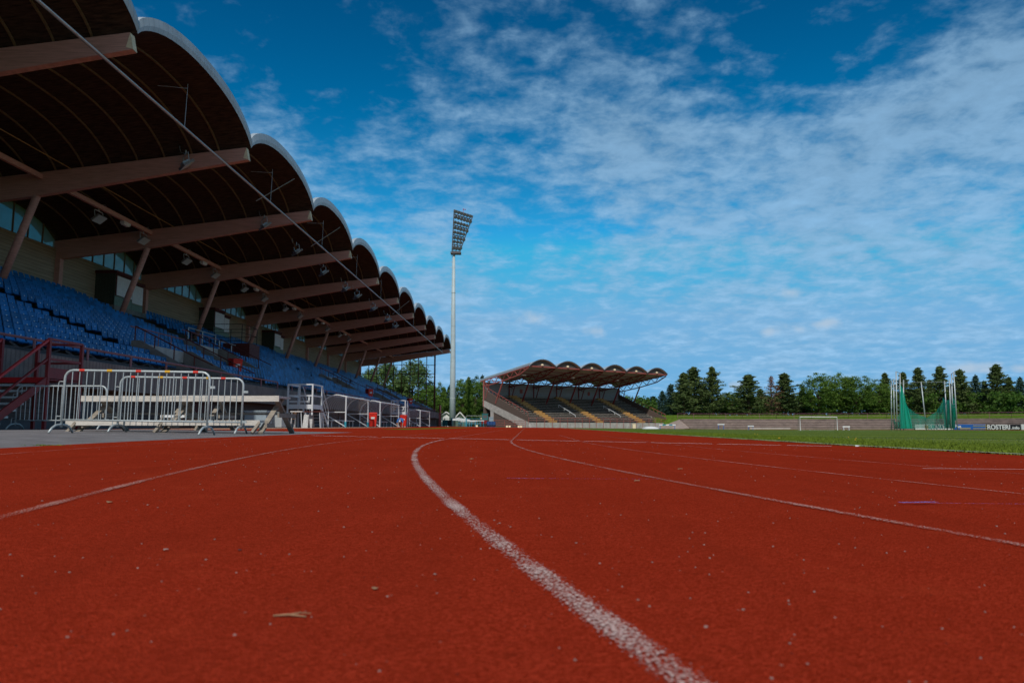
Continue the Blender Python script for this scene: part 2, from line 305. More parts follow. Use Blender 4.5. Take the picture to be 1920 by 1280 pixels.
M_clear = glassy('scratched_clear_sheet', (.42,.34,.30), .74)
M_pane = glassy('frosted_pane', (.13,.19,.20), .08)
M_netD = glassy('green_net_dense', (.02,.55,.38), .10)
M_netT = glassy('green_net_thin', (.015,.36,.25), .36)
def leafmat(name, c1, c2, tr=.25):
    m = bpy.data.materials.new(name); m.use_nodes = True; t = m.node_tree; b = t.nodes['Principled BSDF']; b.inputs['Roughness'].default_value = .65
    b.inputs['Specular IOR Level'].default_value = .25
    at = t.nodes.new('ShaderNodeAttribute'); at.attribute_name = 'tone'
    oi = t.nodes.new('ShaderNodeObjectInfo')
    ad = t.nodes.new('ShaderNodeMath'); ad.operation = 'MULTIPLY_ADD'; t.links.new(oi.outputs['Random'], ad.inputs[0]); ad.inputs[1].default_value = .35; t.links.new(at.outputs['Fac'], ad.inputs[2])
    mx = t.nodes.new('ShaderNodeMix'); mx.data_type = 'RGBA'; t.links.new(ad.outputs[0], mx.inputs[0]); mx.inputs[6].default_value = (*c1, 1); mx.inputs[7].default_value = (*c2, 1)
    t.links.new(mx.outputs[2], b.inputs['Base Color']); tl = t.nodes.new('ShaderNodeBsdfTranslucent'); t.links.new(mx.outputs[2], tl.inputs[0])
    ms = t.nodes.new('ShaderNodeMixShader'); ms.inputs[0].default_value = tr; t.links.new(b.outputs[0], ms.inputs[1]); t.links.new(tl.outputs[0], ms.inputs[2])
    t.links.new(ms.outputs[0], t.nodes['Material Output'].inputs['Surface']); return m
M_pine = leafmat('pine_needles', (.045,.085,.026), (.135,.185,.055), .15)
M_spruce = leafmat('spruce_needles', (.028,.070,.045), (.085,.155,.105), .15)
M_broad = leafmat('broad_leaves', (.048,.120,.016), (.15,.25,.040), .3)
M_birch = leafmat('birch_leaves', (.065,.130,.035), (.16,.245,.080), .3)
M_dead = leafmat('dead_needles', (.17,.08,.05), (.34,.19,.125), .15)

# ------------------------------------------------------------------ mesh helpers
class MB:
    def __init__(s): s.v = []; s.f = []; s.uv = None; s.tone = None
    def add(s, vs, fs):
        o = len(s.v); s.v += [tuple(p) for p in vs]; s.f += [tuple(i+o for i in f) for f in fs]; return s
    def box(s, x0, x1, y0, y1, z0, z1):
        return s.add([(x0,y0,z0),(x1,y0,z0),(x1,y1,z0),(x0,y1,z0),(x0,y0,z1),(x1,y0,z1),(x1,y1,z1),(x0,y1,z1)],
                     [(0,3,2,1),(4,5,6,7),(0,1,5,4),(1,2,6,5),(2,3,7,6),(3,0,4,7)])
    def bar(s, p, q, wd, ht, up=(0,0,1)):
        p = Vector(p); q = Vector(q); d = (q-p).normalized(); u = Vector(up)
        sd = d.cross(u)
        if sd.length < 1e-4: sd = d.cross(Vector((1,0,0)))
        sd.normalize(); u = sd.cross(d)
        a = sd*wd/2; b = u*ht/2
        return s.add([p-a-b,p+a-b,p+a+b,p-a+b,q-a-b,q+a-b,q+a+b,q-a+b],[(0,1,2,3),(7,6,5,4),(0,4,5,1),(1,5,6,2),(2,6,7,3),(3,7,4,0)])
    def tube(s, pts, r, n=8, caps=True):
        pts = [Vector(p) for p in pts]; rr = r if isinstance(r, (list, tuple)) else [r]*len(pts)
        rings = []; prev = None
        for i, p in enumerate(pts):
            d = (pts[min(i+1, len(pts)-1)]-pts[max(i-1, 0)]).normalized()
            if prev is None:
                a = d.cross(Vector((0,0,1)));
                if a.length < 1e-3: a = d.cross(Vector((1,0,0)))
            else:
                a = prev - d*prev.dot(d)
            a.normalize(); prev = a; b = d.cross(a)
            rings.append([p+(a*math.cos(k*math.tau/n)+b*math.sin(k*math.tau/n))*rr[i] for k in range(n)])
        vs = [v for ring in rings for v in ring]; fs = []
        for i in range(len(pts)-1):
            for k in range(n):
                fs.append((i*n+k, i*n+(k+1)%n, (i+1)*n+(k+1)%n, (i+1)*n+k))
        if caps: fs.append(tuple(range(n-1,-1,-1))); fs.append(tuple((len(pts)-1)*n+k for k in range(n)))
        return s.add(vs, fs)
    def prism(s, poly, off):
        n = len(poly); off = Vector(off); vs = [Vector(p) for p in poly]; vs += [p+off for p in vs]
        return s.add(vs, [tuple(range(n)), tuple(range(2*n-1, n-1, -1))]+[(i, i+n, (i+1)%n+n, (i+1)%n) for i in range(n)])
    def grid(s, rows):
        m = len(rows[0]); vs = [p for r in rows for p in r]; fs = []
        for i in range(len(rows)-1):
            for j in range(m-1): fs.append((i*m+j, i*m+j+1, (i+1)*m+j+1, (i+1)*m+j))
        return s.add(vs, fs)
    def blob(s, c, rad, seg=8, ring=5, jit=0, rnd=None):
        c = Vector(c); vs = []; fs = []
        for i in range(ring+1):
            th = math.pi*i/ring
            for k in range(seg):
                ph = math.tau*k/seg; j = 1+(rnd.uniform(-jit, jit) if rnd else 0)
                vs.append(c+Vector((rad[0]*math.sin(th)*math.cos(ph)*j, rad[1]*math.sin(th)*math.sin(ph)*j, rad[2]*math.cos(th)*j)))
        for i in range(ring):
            for k in range(seg): fs.append((i*seg+k, i*seg+(k+1)%seg, (i+1)*seg+(k+1)%seg, (i+1)*seg+k))
        return s.add(vs, fs)
    def build(s, name, m, parent=None, smooth=False, world=True):
        me = bpy.data.meshes.new(name); vs = s.v
        if parent is not None and world:
            q = parent; off = Vector((0,0,0))
            while q is not None: off += q.location; q = q.parent
            vs = [(a[0]-off.x, a[1]-off.y, a[2]-off.z) for a in vs]
        me.from_pydata(vs, [], s.f); me.materials.append(m)
        if s.uv is not None:
            l = me.uv_layers.new(name='UVMap'); l.data.foreach_set('uv', np.array(s.uv, dtype=np.float32).ravel())
        if s.tone is not None:
            a = me.attributes.new('tone', 'FLOAT', 'FACE'); a.data.foreach_set('value', np.array(s.tone, dtype=np.float32))
        if smooth: me.polygons.foreach_set('use_smooth', [True]*len(me.polygons))
        me.update()
        o = bpy.data.objects.new(name, me); COL.objects.link(o)
        if parent is not None: o.parent = parent
        return o
def tag(o, label=None, cat=None, group=None, kind=None):
    if label: o['label'] = label
    if cat: o['category'] = cat
    if group: o['group'] = group
    if kind: o['kind'] = kind
    return o
def empty(name, loc, label, cat, group=None, rz=0):
    o = bpy.data.objects.new(name, None); COL.objects.link(o); o.location = loc; o.rotation_euler = (0,0,rz); o.empty_display_size = .2
    return tag(o, label, cat, group)
def kids(o): return [c for c in o.children]
def copy_tree(o, parent=None):
    c = o.copy(); COL.objects.link(c); c.parent = parent
    for ch in kids(o): copy_tree(ch, c)
    return c
def clone(o, loc, label, rz=0, sc=None):
    c = copy_tree(o); c.location = loc; c.rotation_euler = (0,0,rz)
    if sc: c.scale = sc if isinstance(sc, (tuple, list)) else (sc,)*3
    c['label'] = label; return c
rnd = random.Random(7)
def on(v, dz=0): return Vector((v.x, v.y, zg(v.x)+dz))

# ------------------------------------------------------------------ ground
def sheet(name, rows, lift, m, kind='structure'):
    mb = MB(); mb.grid([[(x, y, zg(x)+lift) for x, y in r] for r in rows]); o = mb.build(name, m); tag(o, kind=kind); return o
xs = [-1500,-500,-150,-60,-30,-10,-5,0,10,20,30,40,60,110,200,500,1500]
ys = [-300,-60,-20,0,20,40,80,130,200,400,900,2500]
g = sheet('ground', [[(x, y) for x in xs] for y in ys], 0, M_grass); g['label'] = 'grassy ground around the stadium'
CX, CY1, CY2 = 45.7, 12.5, 97.0
def tpath(t, Rr):
    """t: metres along the straight; negative = near bend, beyond 84.5 = far bend (in radians*47)"""
    if t < 0: a = -t/47; return (CX-Rr*math.cos(a), CY1-Rr*math.sin(a))
    if t > 84.5: a = (t-84.5)/47; return (CX-Rr*math.cos(a), CY2+Rr*math.sin(a))
    return (CX-Rr, CY1+t)
def ring(name, R1, R2, t0, t1, n, m, lift, nr=6, kind='structure', uv=False, parent=None):
    mb = MB(); rows = []
    for i in range(n+1):
        t = t0+(t1-t0)*i/n
        rows.append([(*tpath(t, R1+(R2-R1)*j/nr),) for j in range(nr+1)])
    mb.grid([[(x, y, zg(x)+lift) for x, y in r] for r in rows])
    if uv:
        mb.uv = []
        for i in range(n):
            for j in range(nr):
                mb.uv += [(j/nr, 0), ((j+1)/nr, 0), ((j+1)/nr, 1), (j/nr, 1)]
    o = mb.build(name, m, parent); tag(o, kind=kind); return o
t_ = ring('running_track', 50.35, 41.0, -70, 84.5+150, 220, M_track, .008, nr=8); t_['label'] = 'red rubber running track'
f_ = ring('grass_field', 41.0, .3, -75, 84.5+150, 120, M_field, .004, nr=12); f_['label'] = 'mown green infield with light and dark bands'
# asphalt apron beside the bend
rows = []
for i in range(61):
    t = -45+ i*(45+8.1)/60
    x, y = tpath(t, 50.35); rows.append([(x + (-15.5-x)*k/40, y) for k in range(41)])
sheet('asphalt_apron', rows, .004, M_asph)['label'] = 'grey asphalt apron left of the track'
sheet('track_apron', [[(x, y) for x in (-14.62,-12,-10,-8,-6.5,-4.65)] for y in np.linspace(20.6, 118, 30)], .0042, M_track)['label'] = 'red surface in front of the grandstand'
sheet('sand_strip', [[(x, y) for x in (-12.4,-10,-9.2)] for y in np.linspace(21.5, 62, 12)], .0085, M_sand)['label'] = 'tan sand strip in front of the dugouts'
sheet('grass_strip', [[(-6.6+j*1.3/2, y) for j in range(3)] for y in np.linspace(34, 75, 12)], .0085, M_grass)['label'] = 'narrow strip of grass beside the track'
sheet('dirt_yard', [[(-14+j*16/4, y) for j in range(5)] for y in np.linspace(118.2, 145, 6)], .004, M_dirt)['label'] = 'dusty yard beyond the grandstand'
k_ = ring('kerb', 41.0, 40.90, -45, 84.5+60, 200, M_concL, .022, nr=2); k_['label'] = 'pale kerb between the track and the grass'
# lane lines
def lane(Rl, wd, m, t0=-70, t1=20, lift=.012, n=200):
    return ring('lane_line', Rl+wd/2, Rl-wd/2, t0, t1, n, m, lift, nr=4, uv=True)
lane(47.04, .062, M_line, -45, -.2); lane(45.95, .05, M_lineF, -45, .5); lane(48.17, .05, M_lineF, -45, 60); lane(44.82, .035, M_lineF, -45, 8)
lane(43.68, .035, M_lineF, -45, 8); lane(49.75, .03, M_lineF, -45, 2); lane(47.04, .05, M_lineF, -.2, 100); lane(45.95, .05, M_lineF, .5, 100)
def strip(name, a, b, wd, m, lift=.0125, n=12):
    a = Vector((a[0], a[1])); b = Vector((b[0], b[1])); d = (b-a).normalized(); s_ = Vector((-d.y, d.x))*wd/2
    mb = MB(); mb.grid([[(*(a+(b-a)*i/n+s_*k),) for k in (-1, 0, 1)] for i in range(n+1)])
    mb.v = [(x, y, zg(x)+lift) for x, y in mb.v]; mb.uv = []
    for i in range(n):
        for j in range(2): mb.uv += [(j/2, 0), ((j+1)/2, 0), ((j+1)/2, 1), (j/2, 1)]
    o = mb.build(name, m); tag(o, kind='structure'); return o
for a, b in [(584,708),(716,832),(842,957),(968,1085),(1095,1211),(1220,1336),(1345,1463),(1475,1560)]:
    def sy(x): return 817.8+(x-584)*(836.3-817.8)/(1463-584)
    p = G(a, sy(a)); q = G(b, sy(b)); strip('start_line', p.xy, q.xy, .085, M_dash, lift=.0165)
strip('chalk_mark', G(950,902.5).xy, G(1240,904).xy, .006, M_blue, .016)
strip('chalk_mark', G(950,902.5).xy, G(1020,903.5).xy, .018, M_blue, .0165)
strip('chalk_mark', G(1688,951).xy, G(1925,953.5).xy, .005, M_blue, .016)
strip('chalk_mark', G(1688,951).xy, G(1755,949.5).xy, .03, M_blue, .0165)
strip('lane_mark', G(1730,882.5).xy, G(1925,884).xy, .014, M_dash, .016)
strip('lane_mark', G(1510,848).xy, G(1680,849).xy, .02, M_lineF, .016)
# penalty / pitch lines on the field
strip('pitch_line', G(1560,820).xy, G(1925,826).xy, .10, M_dash, .010)
strip('pitch_line', (14, 106), (80, 106), .12, M_dash, .010)
# kerb of small flat stones along the inner edge is hidden in the grass: blades as one stuff object
def blades(name, n, gen, hmin, hmax, wd, m, seed):
    r = np.random.RandomState(seed); V = []; F = []
    pts = gen(r, n)
    for i, (x, y) in enumerate(pts):
        h = r.uniform(hmin, hmax); a = r.uniform(0, math.tau); dx, dy = math.cos(a)*wd, math.sin(a)*wd
        lx, ly = r.normal(0, .35*h, 2); z = zg(x)+.002
        V += [(x-dx, y-dy, z), (x+dx, y+dy, z), (x+dx*.7+lx*.5, y+dy*.7+ly*.5, z+h*.6), (x-dx*.7+lx*.5, y-dy*.7+ly*.5, z+h*.6), (x+lx, y+ly, z+h)]
        k = 5*i; F += [(k, k+1, k+2, k+3), (k+3, k+2, k+4)]
    mb = MB(); mb.v = V; mb.f = F; o = mb.build(name, m); return o
def g_edge(r, n):
    out = []
    while len(out) < n:
        t = r.uniform(-13, 45); 
        if r.rand() > 1/(1+max(0, (t+8))*.10): continue
        dd = abs(r.normal(0, 1.0))+ (0 if r.rand() < .6 else r.uniform(0, 3)) + .06 + .10*math.sin(t*3.1)*r.rand()
        out.append(tpath(t, 41.0-dd))
    return out
def g_field(r, n):
    out = []
    while len(out) < n:
        y = 5+55*r.rand()**1.5; x = r.uniform(4.6, 6+y*.75)
        if math.hypot(x-CX, min(0, y-CY1)) > 40.6: continue
        out.append((x, y))
    return out
tag(blades('grass', 60000, g_edge, .018, .055, .006, M_blade, 1), 'long ragged grass along the inner edge of the track', 'grass', kind='stuff')
tag(blades('grass', 46000, g_field, .010, .024, .007, M_blade, 2), 'short mown grass blades of the infield', 'grass', kind='stuff')
def g_weed(r, n):
    a = G(95,836); b = G(110,836); return [((a if r.rand() < .5 else b).x+r.normal(0,.1), a.y+r.normal(0,.05)) for _ in range(n)]
tag(blades('weeds', 130, g_weed, .005, .014, .008, M_blade, 3), 'dry weeds in the joint between asphalt and track', 'weeds', kind='stuff')
# dandelions
mb = MB(); r_ = random.Random(5)
for i in range(11):
    t = r_.uniform(-9, 12); x, y = tpath(t, 40.6-r_.uniform(0, 2.5)); mb.blob((x, y, zg(x)+r_.uniform(.05,.09)), (.012,.012,.009), 6, 3)
tag(mb.build('dandelions', M_yeltape), 'yellow dandelion heads in the rough grass', 'flowers', kind='stuff')
# pebbles
mb = MB(); r_ = random.Random(11)
for i in range(900):
    t = r_.uniform(0, 1)**1.6*14+.55; a = r_.uniform(-.75, .75); x = math.sin(a)*t; y = math.cos(a)*t
    sz = r_.uniform(.0007, .0019)*(1+t*.12)
    mb.blob((x, y, zg(x)+.008+sz*.5), (sz*r_.uniform(.8,1.5), sz*r_.uniform(.8,1.5), sz*.7), 5, 3, .2, r_)
tag(mb.build('pebbles', M_stone), 'tiny stones and grit scattered over the red track', 'grit', kind='stuff')
# bits of litter with a place of their own
def twig():
    p = G(541,1170); e = empty('dry_twig', p, 'pale dry forked twig lying on the track, left of the thick white line', 'twig')
    p = p+Vector((0,0,.010)); L1 = MB(); L1.tube([p+Vector((-.020,.002,0)), p+Vector((.0,.0,.002)), p+Vector((.022,-.001,0))], [.0012,.0016,.0010], 5); L1.build('stem', M_leaf, e)
    L2 = MB(); L2.tube([p+Vector((-.004,.0,.001)), p+Vector((.012,.006,.003)), p+Vector((.025,.010,.001))], [.0012,.0010,.0006], 5); L2.build('side_stem', M_leaf, e)
twig()
def scrap(x, y, sz, lab, m=M_leaf, name='leaf_fragment', cat='leaf', seed=0):
    p = G(x, y); r = random.Random(seed+int(x)); mb = MB(); n = 7
    top = [(p.x+sz*math.cos(k*math.tau/n)*r.uniform(.6,1.1), p.y+sz*.8*math.sin(k*math.tau/n)*r.uniform(.6,1.1), p.z+.010+r.uniform(0,.3)*sz) for k in range(n)]
    mb.prism(top, (0,0,sz*.14)); o = mb.build(name, m); tag(o, lab, cat)
scrap(703,1117,.0075,'curled tan leaf fragment on the track, right of and above the dry twig')
scrap(310,1041,.0062,'small pale chip lying alone on the left part of the track', M_stone, 'chip', 'chip')
scrap(1195,906,.016,'crumpled leaf lying across the thin white lane line beside the blue chalk mark')
scrap(205,948,.010,'dull leaf scrap just below the faint lane line on the left')
scrap(1275,883,.018,'flat straw coloured scrap on the track above the blue chalk mark')
scrap(885,863,.018,'tan scrap on the track just right of the bend of the thick white line')
scrap(1608,838,.045,'white scrap of paper at the grass edge', M_label, 'paper_scrap', 'litter')
scrap(449,1041,.005,'small dark stone in the left part of the track below the barriers', M_black, 'stone', 'stone')

# ------------------------------------------------------------------ grandstand (left)
S, Y0 = 10.3717, 2.79
BY = [Y0+S*k for k in range(13)]                  # beam planes 2.79 .. 127.25
GS = empty('grandstand', (-14, 2.8, zg(-14)), 'long grandstand on the left with wavy vaulted timber roof over blue seats', 'grandstand')
TX, TR, TZ0, NR, DX = -14.6, .318, 2.35, 19, .72
def tread(k): return TZ0+TR*k
mb = MB()                                        # stepped terrace, extruded profile
prof = [(TX, 1.9)]
for k in range(NR): prof += [(TX-DX*k, tread(k)), (TX-DX*(k+1), tread(k))]
prof += [(TX-DX*NR, 1.9)]
mb.prism([(x, -4, z) for x, z in prof], (0, 127, 0)); mb.build('terrace_steps', M_step, GS)
MB().box(-13.95, -13.75, -4, 121.5, 1.42, 2.28).build('front_parapet', M_ribc, GS)
MB().box(-14.9, -13.95, -4, 121.5, 1.42, 1.6).build('walkway_slab', M_conc, GS)
MB().box(-14.75, -14.55, -4, 121.5, .0, 1.42).build('base_wall', M_siding, GS)
MB().box(-14.58, -14.5, -4, 121.5, .02, .40).build('base_plinth', M_roofd, GS)
MB().box(-14.72, -14.66, -4, 121.5, 1.6, 2.34).build('riser_wall', M_step, GS)
mb = MB()                                        # open bracket work under the first row
y = 4
while y < 120:
    mb.bar((-14.0, y, 2.2), (-14.62, y, 2.62), .03, .05); mb.bar((-14.0, y, 2.5), (-14.62, y, 2.3), .03, .04); y += 1.3
mb.bar((-14.05, -4, 2.34), (-14.05, 121, 2.34), .05, .05); mb.bar((-14.2, -4, 2.42), (-14.2, 121, 2.42), .04, .04)
mb.build('seat_brackets', M_roofd, GS)
MB().box(-28.75, -28.45, -4, 127.4, 1.9, 10.9).build('back_wall', M_back, GS)
MB().box(-28.45, -14.9, 122.6, 122.8, .1, 2.4).build('end_wall', M_ribc, GS)
def beamz(x):                                     # top of beams by x
    return 13.19+(x+13)*(13.19-11.35)/15.7
def beamb(x):
    return 12.59+(x+13)*(12.59-10.9)/9.95 if x > -22.95 else 10.9+(x+22.95)*(.7/5.75)
for k, y in enumerate(BY):
    w2 = .14; pts = [(-13.0,12.59),(-22.95,10.9),(-28.7,10.2),(-28.7,beamz(-28.7)),(-13.12,beamz(-13.12)-.0)]
    if k == 12: pts[0] = (-12.9, 12.59)
    o = MB().prism([(x, y-w2, z) for x, z in pts], (0, 2*w2, 0)).build('roof_beam', M_glulam, GS)
    e = MB().prism([(-13.003, y-w2-.004, 12.58), (-13.12, y-w2-.004, 13.17), (-13.26, y-w2-.006, 12.63)], (0,0,0.0)) if False else MB()
    e.add([(-12.99, y-w2-.006, 12.60), (-13.10, y-w2-.006, 13.15), (-13.22, y-w2-.006, 12.66)], [(0,1,2)])
    e.add([(-12.985, y-w2, 12.60), (-12.985, y+w2, 12.60), (-13.10, y+w2, 13.17), (-13.10, y-w2, 13.17)], [(0,1,2,3)])
    e.build('end_grain', M_endg, o)
    MB().tube([(-24.45, y, 6.55), (-22.95, y, 10.95)], .17, 12).build('slanted_column', M_glulam, GS, smooth=True)
    MB().box(-28.45, -28.15, y-.18, y+.18, 7.9, 10.3).build('wall_post', M_glulam, GS)
def arch(t): return 1.30*max(0, 1-abs(t)**2.3)**.75
NA = 22
ts = [math.sin(math.pi*(i/NA-.5)) for i in range(NA+1)]
for k in range(12):
    ya, yb = BY[k], BY[k+1]; ym = (ya+yb)/2; hy = (yb-ya)/2
    xf, xr = -12.92, -29.3
    up = MB(); rows = []
    for t in ts: rows.append([(x, ym+t*hy, beamz(x)+.02+arch(t)) for x in (xf, -17, -21, -25, xr)])
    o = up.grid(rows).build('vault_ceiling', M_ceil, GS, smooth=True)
    tp = MB(); rows = [[(x, ym+t*hy, beamz(x)+.40+arch(t)*1.02) for x in (xf-.0, -17, -21, -25, xr)] for t in ts]
    tp.grid(rows).build('vault_roofing', M_zinc, GS, smooth=True)
    fa = MB(); fa.grid([[(xf, ym+t*hy, beamz(xf)-.02+arch(t)), (xf+.05, ym+t*hy, beamz(xf)+.16+arch(t)), (xf, ym+t*hy, beamz(xf)+.46+arch(t)*1.02), (xf-.25, ym+t*hy, beamz(xf)+.47+arch(t)*1.02)] for t in ts])
    fa.build('fascia', M_zinc, GS)
    rb = MB()
    for x in np.arange(-14.4, -28.4, -1.28):
        p = [(x, ym+t*hy*.985, beamz(x)-.035+arch(t)) for t in ts]
        q = [(x, a[1], a[2]+.09) for a in p]
        for s_ in (-.035, .035):
            pass
        rb.grid([[(x-.035, a[1], a[2]+.07), (x-.035, a[1], a[2]), (x+.035, a[1], a[2]), (x+.035, a[1], a[2]+.07)] for a in p])
    rb.build('ceiling_rib', M_rib, GS)
    # gutter box between vaults, clerestory in the lunette over the back wall
    xw = -28.6; z0 = 10.9
    fr = MB(); pn = MB(); NP = 8
    for i in range(NP):
        t0 = -1+2*i/NP; t1 = -1+2*(i+1)/NP
        a0 = beamz(xw)+arch(t0); a1 = beamz(xw)+arch(t1)
        pn.add([(xw, ym+t0*hy, z0), (xw, ym+t1*hy, z0), (xw, ym+t1*hy, a1), (xw, ym+t0*hy, a0)], [(0,1,2,3)])
        fr.box(xw-.03, xw+.05, ym+t0*hy-.04, ym+t0*hy+.04, z0, a0+.01)
    fr.box(xw-.03, xw+.05, ya, yb, z0-.04, z0+.06)
    w_ = fr.build('clerestory', M_rib, GS); pn.build('pane', M_pane, w_)
    if 3 <= k or True:
        MB().bar((-22.7, ya+.16, 11.82), (-22.7, yb-.16, 11.82), .16, .24).build('purlin', M_glulam, GS)
        MB().bar((-21.3, ya+.16, 12.18), (-21.3, yb-.16, 12.18), .03, .03).build('yellow_conduit', M_orange, GS)
# long pipe under the beams with hanger rods
mb = MB(); mb.tube([(-13.95, -4, 12.32), (-13.95, 124.5, 12.32)], .055, 10)
pp = mb.build('service_pipe', M_pipe, GS, smooth=True)
mb = MB()
for k in range(12):
    ym = (BY[k]+BY[k+1])/2+.6; mb.tube([(-13.95, ym, 12.3), (-13.9, ym, 14.2)], .012, 5); mb.tube([(-13.9, ym, 14.0), (-14.9, ym-.5, 13.9)], .012, 5)
for k in (3, 4, 7): mb.tube([(-14.6, BY[k]+5.4, 12.3), (-13.0, BY[k]+6.8, 14.0)], .02, 5)
mb.build('hanger_rod', M_pipe, pp)
# press boxes
PBOX = (48.4, 64.2, 79.8)
for yb in PBOX:
    x0, x1 = -28.45, -27.1; zb, zt = 8.15, 10.35; y1 = yb+2.2; y2 = yb+4.5; x2 = x1-.45
    bx = MB().box(x0, x1+.02, yb-.02, y2, zb-.75, zb).build('press_box', M_conc, GS)
    MB().box(x0, x1-.02, yb, yb+.06, zb, zt).build('side_panel', M_gdark, bx)
    MB().box(x1-.08, x1, yb, y1, zb, zb+.62).build('front_panel', M_green, bx)
    MB().box(x2-.08, x2, y1, y2, zb, zb+.58).build('front_panel', M_green, bx)
    MB().box(x2, x1, y1-.03, y1, zb, zt).build('step_panel', M_gdark, bx)
    for (u0, u1, xx, za, zc) in ((yb+.22, y1-.06, x1, zb+.68, zt-.22), (y1+.05, y2-.05, x2, zb+.62, zt-.30)):
        wf = MB(); wf.box(xx-.08, xx-.01, u0-.10, u0, za-.05, zc+.05); wf.box(xx-.08, xx-.01, u1, u1+.05, za-.05, zc+.05); wf.box(xx-.08, xx-.01, u0-.10, u1+.05, zc+.05, zc+.14)
        wf = wf.build('window', M_brownred, bx); MB().box(xx-.05, xx+.01, u0, u1, za, zc).build('shutter', M_shut, bx)
    rf = MB(); rf.box(x0, x1+.10, yb-.08, y1, zt-.1, zt+.1); rf.box(x0, x2+.1, y1, y2+.1, zt-.22, zt-.03); rf.build('roof', M_brownred, bx)
# camera platform with railing
cp = MB().box(-21.5, -19.6, 52.6, 54.6, 4.6, 6.05).build('camera_platform', M_brownred, GS)
rl = MB()
for (xa, ya_) in ((-24.6,53.2),(-22.4,53.2),(-20.4,53.2),(-24.6,56.2),(-22.4,56.2),(-20.4,56.2)): rl.tube([(xa, ya_, 5.9), (xa, ya_, 7.5)], .025, 6)
for z in (6.3, 6.9, 7.5):
    for ya_ in (53.2, 56.2): rl.tube([(-24.6, ya_, z), (-20.4, ya_, z)], .022, 6)
    rl.tube([(-20.4, 53.2, z), (-20.4, 56.2, z)], .022, 6)
rl.build('platform_railing', M_black, GS)
# stair wells sunk into the lower rows: parapets, rails, steps
WELLS = [(31.5,36.4,-16.8,-14.1),(42.3,47.2,-19.6,-17.0),(70.5,75.5,-19.6,-17.0),(78,83,-16.8,-14.1),(98,103,-19.6,-17.0),(107,111.5,-16.8,-14.1)]
def surf(x): return TZ0+TR/DX*(-x+TX)+.12
for (a, b, xb, xf) in WELLS:
    zb_, zf_ = surf(xb)+.42, surf(xf)+.30
    for j, yy in enumerate((a, b)):
        poly = [(xb, yy, zf_-.9), (xb, yy, zb_), (xb+.35, yy, zb_), (xf, yy, zf_), (xf+.15, yy, zf_-.1), (xf+.15, yy, zf_-.9)]
        MB().prism(poly, (0, .18, 0)).build('stair_parapet', M_conc, GS)
        h = MB(); top = [(xb+.1, yy+.09, zb_+.62), (xf, yy+.09, zf_+.62)]
        h.tube(top, .03, 6); h.tube([top[-1], (xf+.8, yy+.09, zf_+.25)], .03, 6)
        for u in (0, .33, .66, 1): q = Vector(top[0]).lerp(Vector(top[1]), u); h.tube([q, q-Vector((0,0,.64))], .025, 6)
        h.build('stair_handrail', M_brownred, GS)
    MB().box(xb-.12, xb, a+.18, b, zf_-.9, zb_-.02).build('stair_head_wall', M_concL, GS)
    h = MB(); h.tube([(xb-.06, a, zb_+.6), (xb-.06, b+.1, zb_+.6)], .028, 6)
    for u in (.25, .5, .75): h.tube([(xb-.06, a+(b-a)*u, zb_), (xb-.06, a+(b-a)*u, zb_+.6)], .022, 6)
    h.build('stair_handrail', M_pinkrail, GS)
    st = MB(); n_ = 5
    for k in range(n_): st.box(xb+(xf-xb)*k/n_, xb+(xf-xb)*(k+1)/n_, a+.2, b-.02, zf_-1.2, zf_-.45-.12*k)
    st.build('concrete_stair', M_conc, GS)
# front rail along the walkway
fr = MB(); fr.tube([(-13.85, -4, 2.66), (-13.85, 41.5, 2.66)], .04, 6); fr.tube([(-13.85, 44.0, 2.66), (-13.85, 121, 2.66)], .03, 6)
y = 0
while y < 121: fr.tube([(-13.85, y, 2.2), (-13.85, y, 2.66)], .04, 6); y += 2.6
fr.build('front_rail', M_pinkrail, GS)
# pale rails by the upper seats
fr = MB()
for (ya_, yb_, xx, zz_) in ((48.2, 52.5, -22.0, 6.6), (49.8, 54, -20.6, 5.9)):
    fr.tube([(xx, ya_, zz_), (xx, yb_, zz_)], .035, 6)
    for u in (0, .5, 1): fr.tube([(xx, ya_+(yb_-ya_)*u, zz_), (xx, ya_+(yb_-ya_)*u, zz_-1.1)], .035, 6)
fr.build('aisle_rail', M_galv, GS)
# doors and plinth things in the base wall
for (ya_, yb_, h_, m) in ((31.3, 34.6, 1.3, M_brownred), (24.0, 25.2, 1.3, M_roofd), (58, 60, 1.3, M_brownred), (93, 94.3, 1.35, M_brownred)):
    d = MB().box(-14.54, -14.46, ya_, yb_, .18, h_).build('door', m, GS); MB().box(-14.46, -14.42, ya_+.12, ya_+.18, .7, .95).build('handle', M_galv, d)
# steel mesh screen closing the far end
sc_ = MB()
for x in np.linspace(-28.3, -15.6, 10): sc_.box(x-.06, x+.06, 127.35, 127.47, 2, beamb(max(x, -28.6))+.15)
for z in np.linspace(3.0, 12.0, 7): sc_.box(-28.3, -15.6, 127.36, 127.44, z-.045, z+.045)
sc_.box(-15.75, -15.5, 127.3, 127.5, 0, 12.2)
sc_.build('end_screen', M_brownred, GS)
eg = MB()
for y_ in (117.6, 119.4): eg.box(-13.7, -13.58, y_, y_+.12, .1, 3.5)
for z_ in (.5, 1.2, 1.9, 2.6, 3.4): eg.box(-13.68, -13.60, 117.6, 119.5, z_, z_+.07)
eg.box(-13.70, -13.56, 117.6, 119.5, 2.2, 3.45); eg.build('end_gate', M_redsteel, GS)

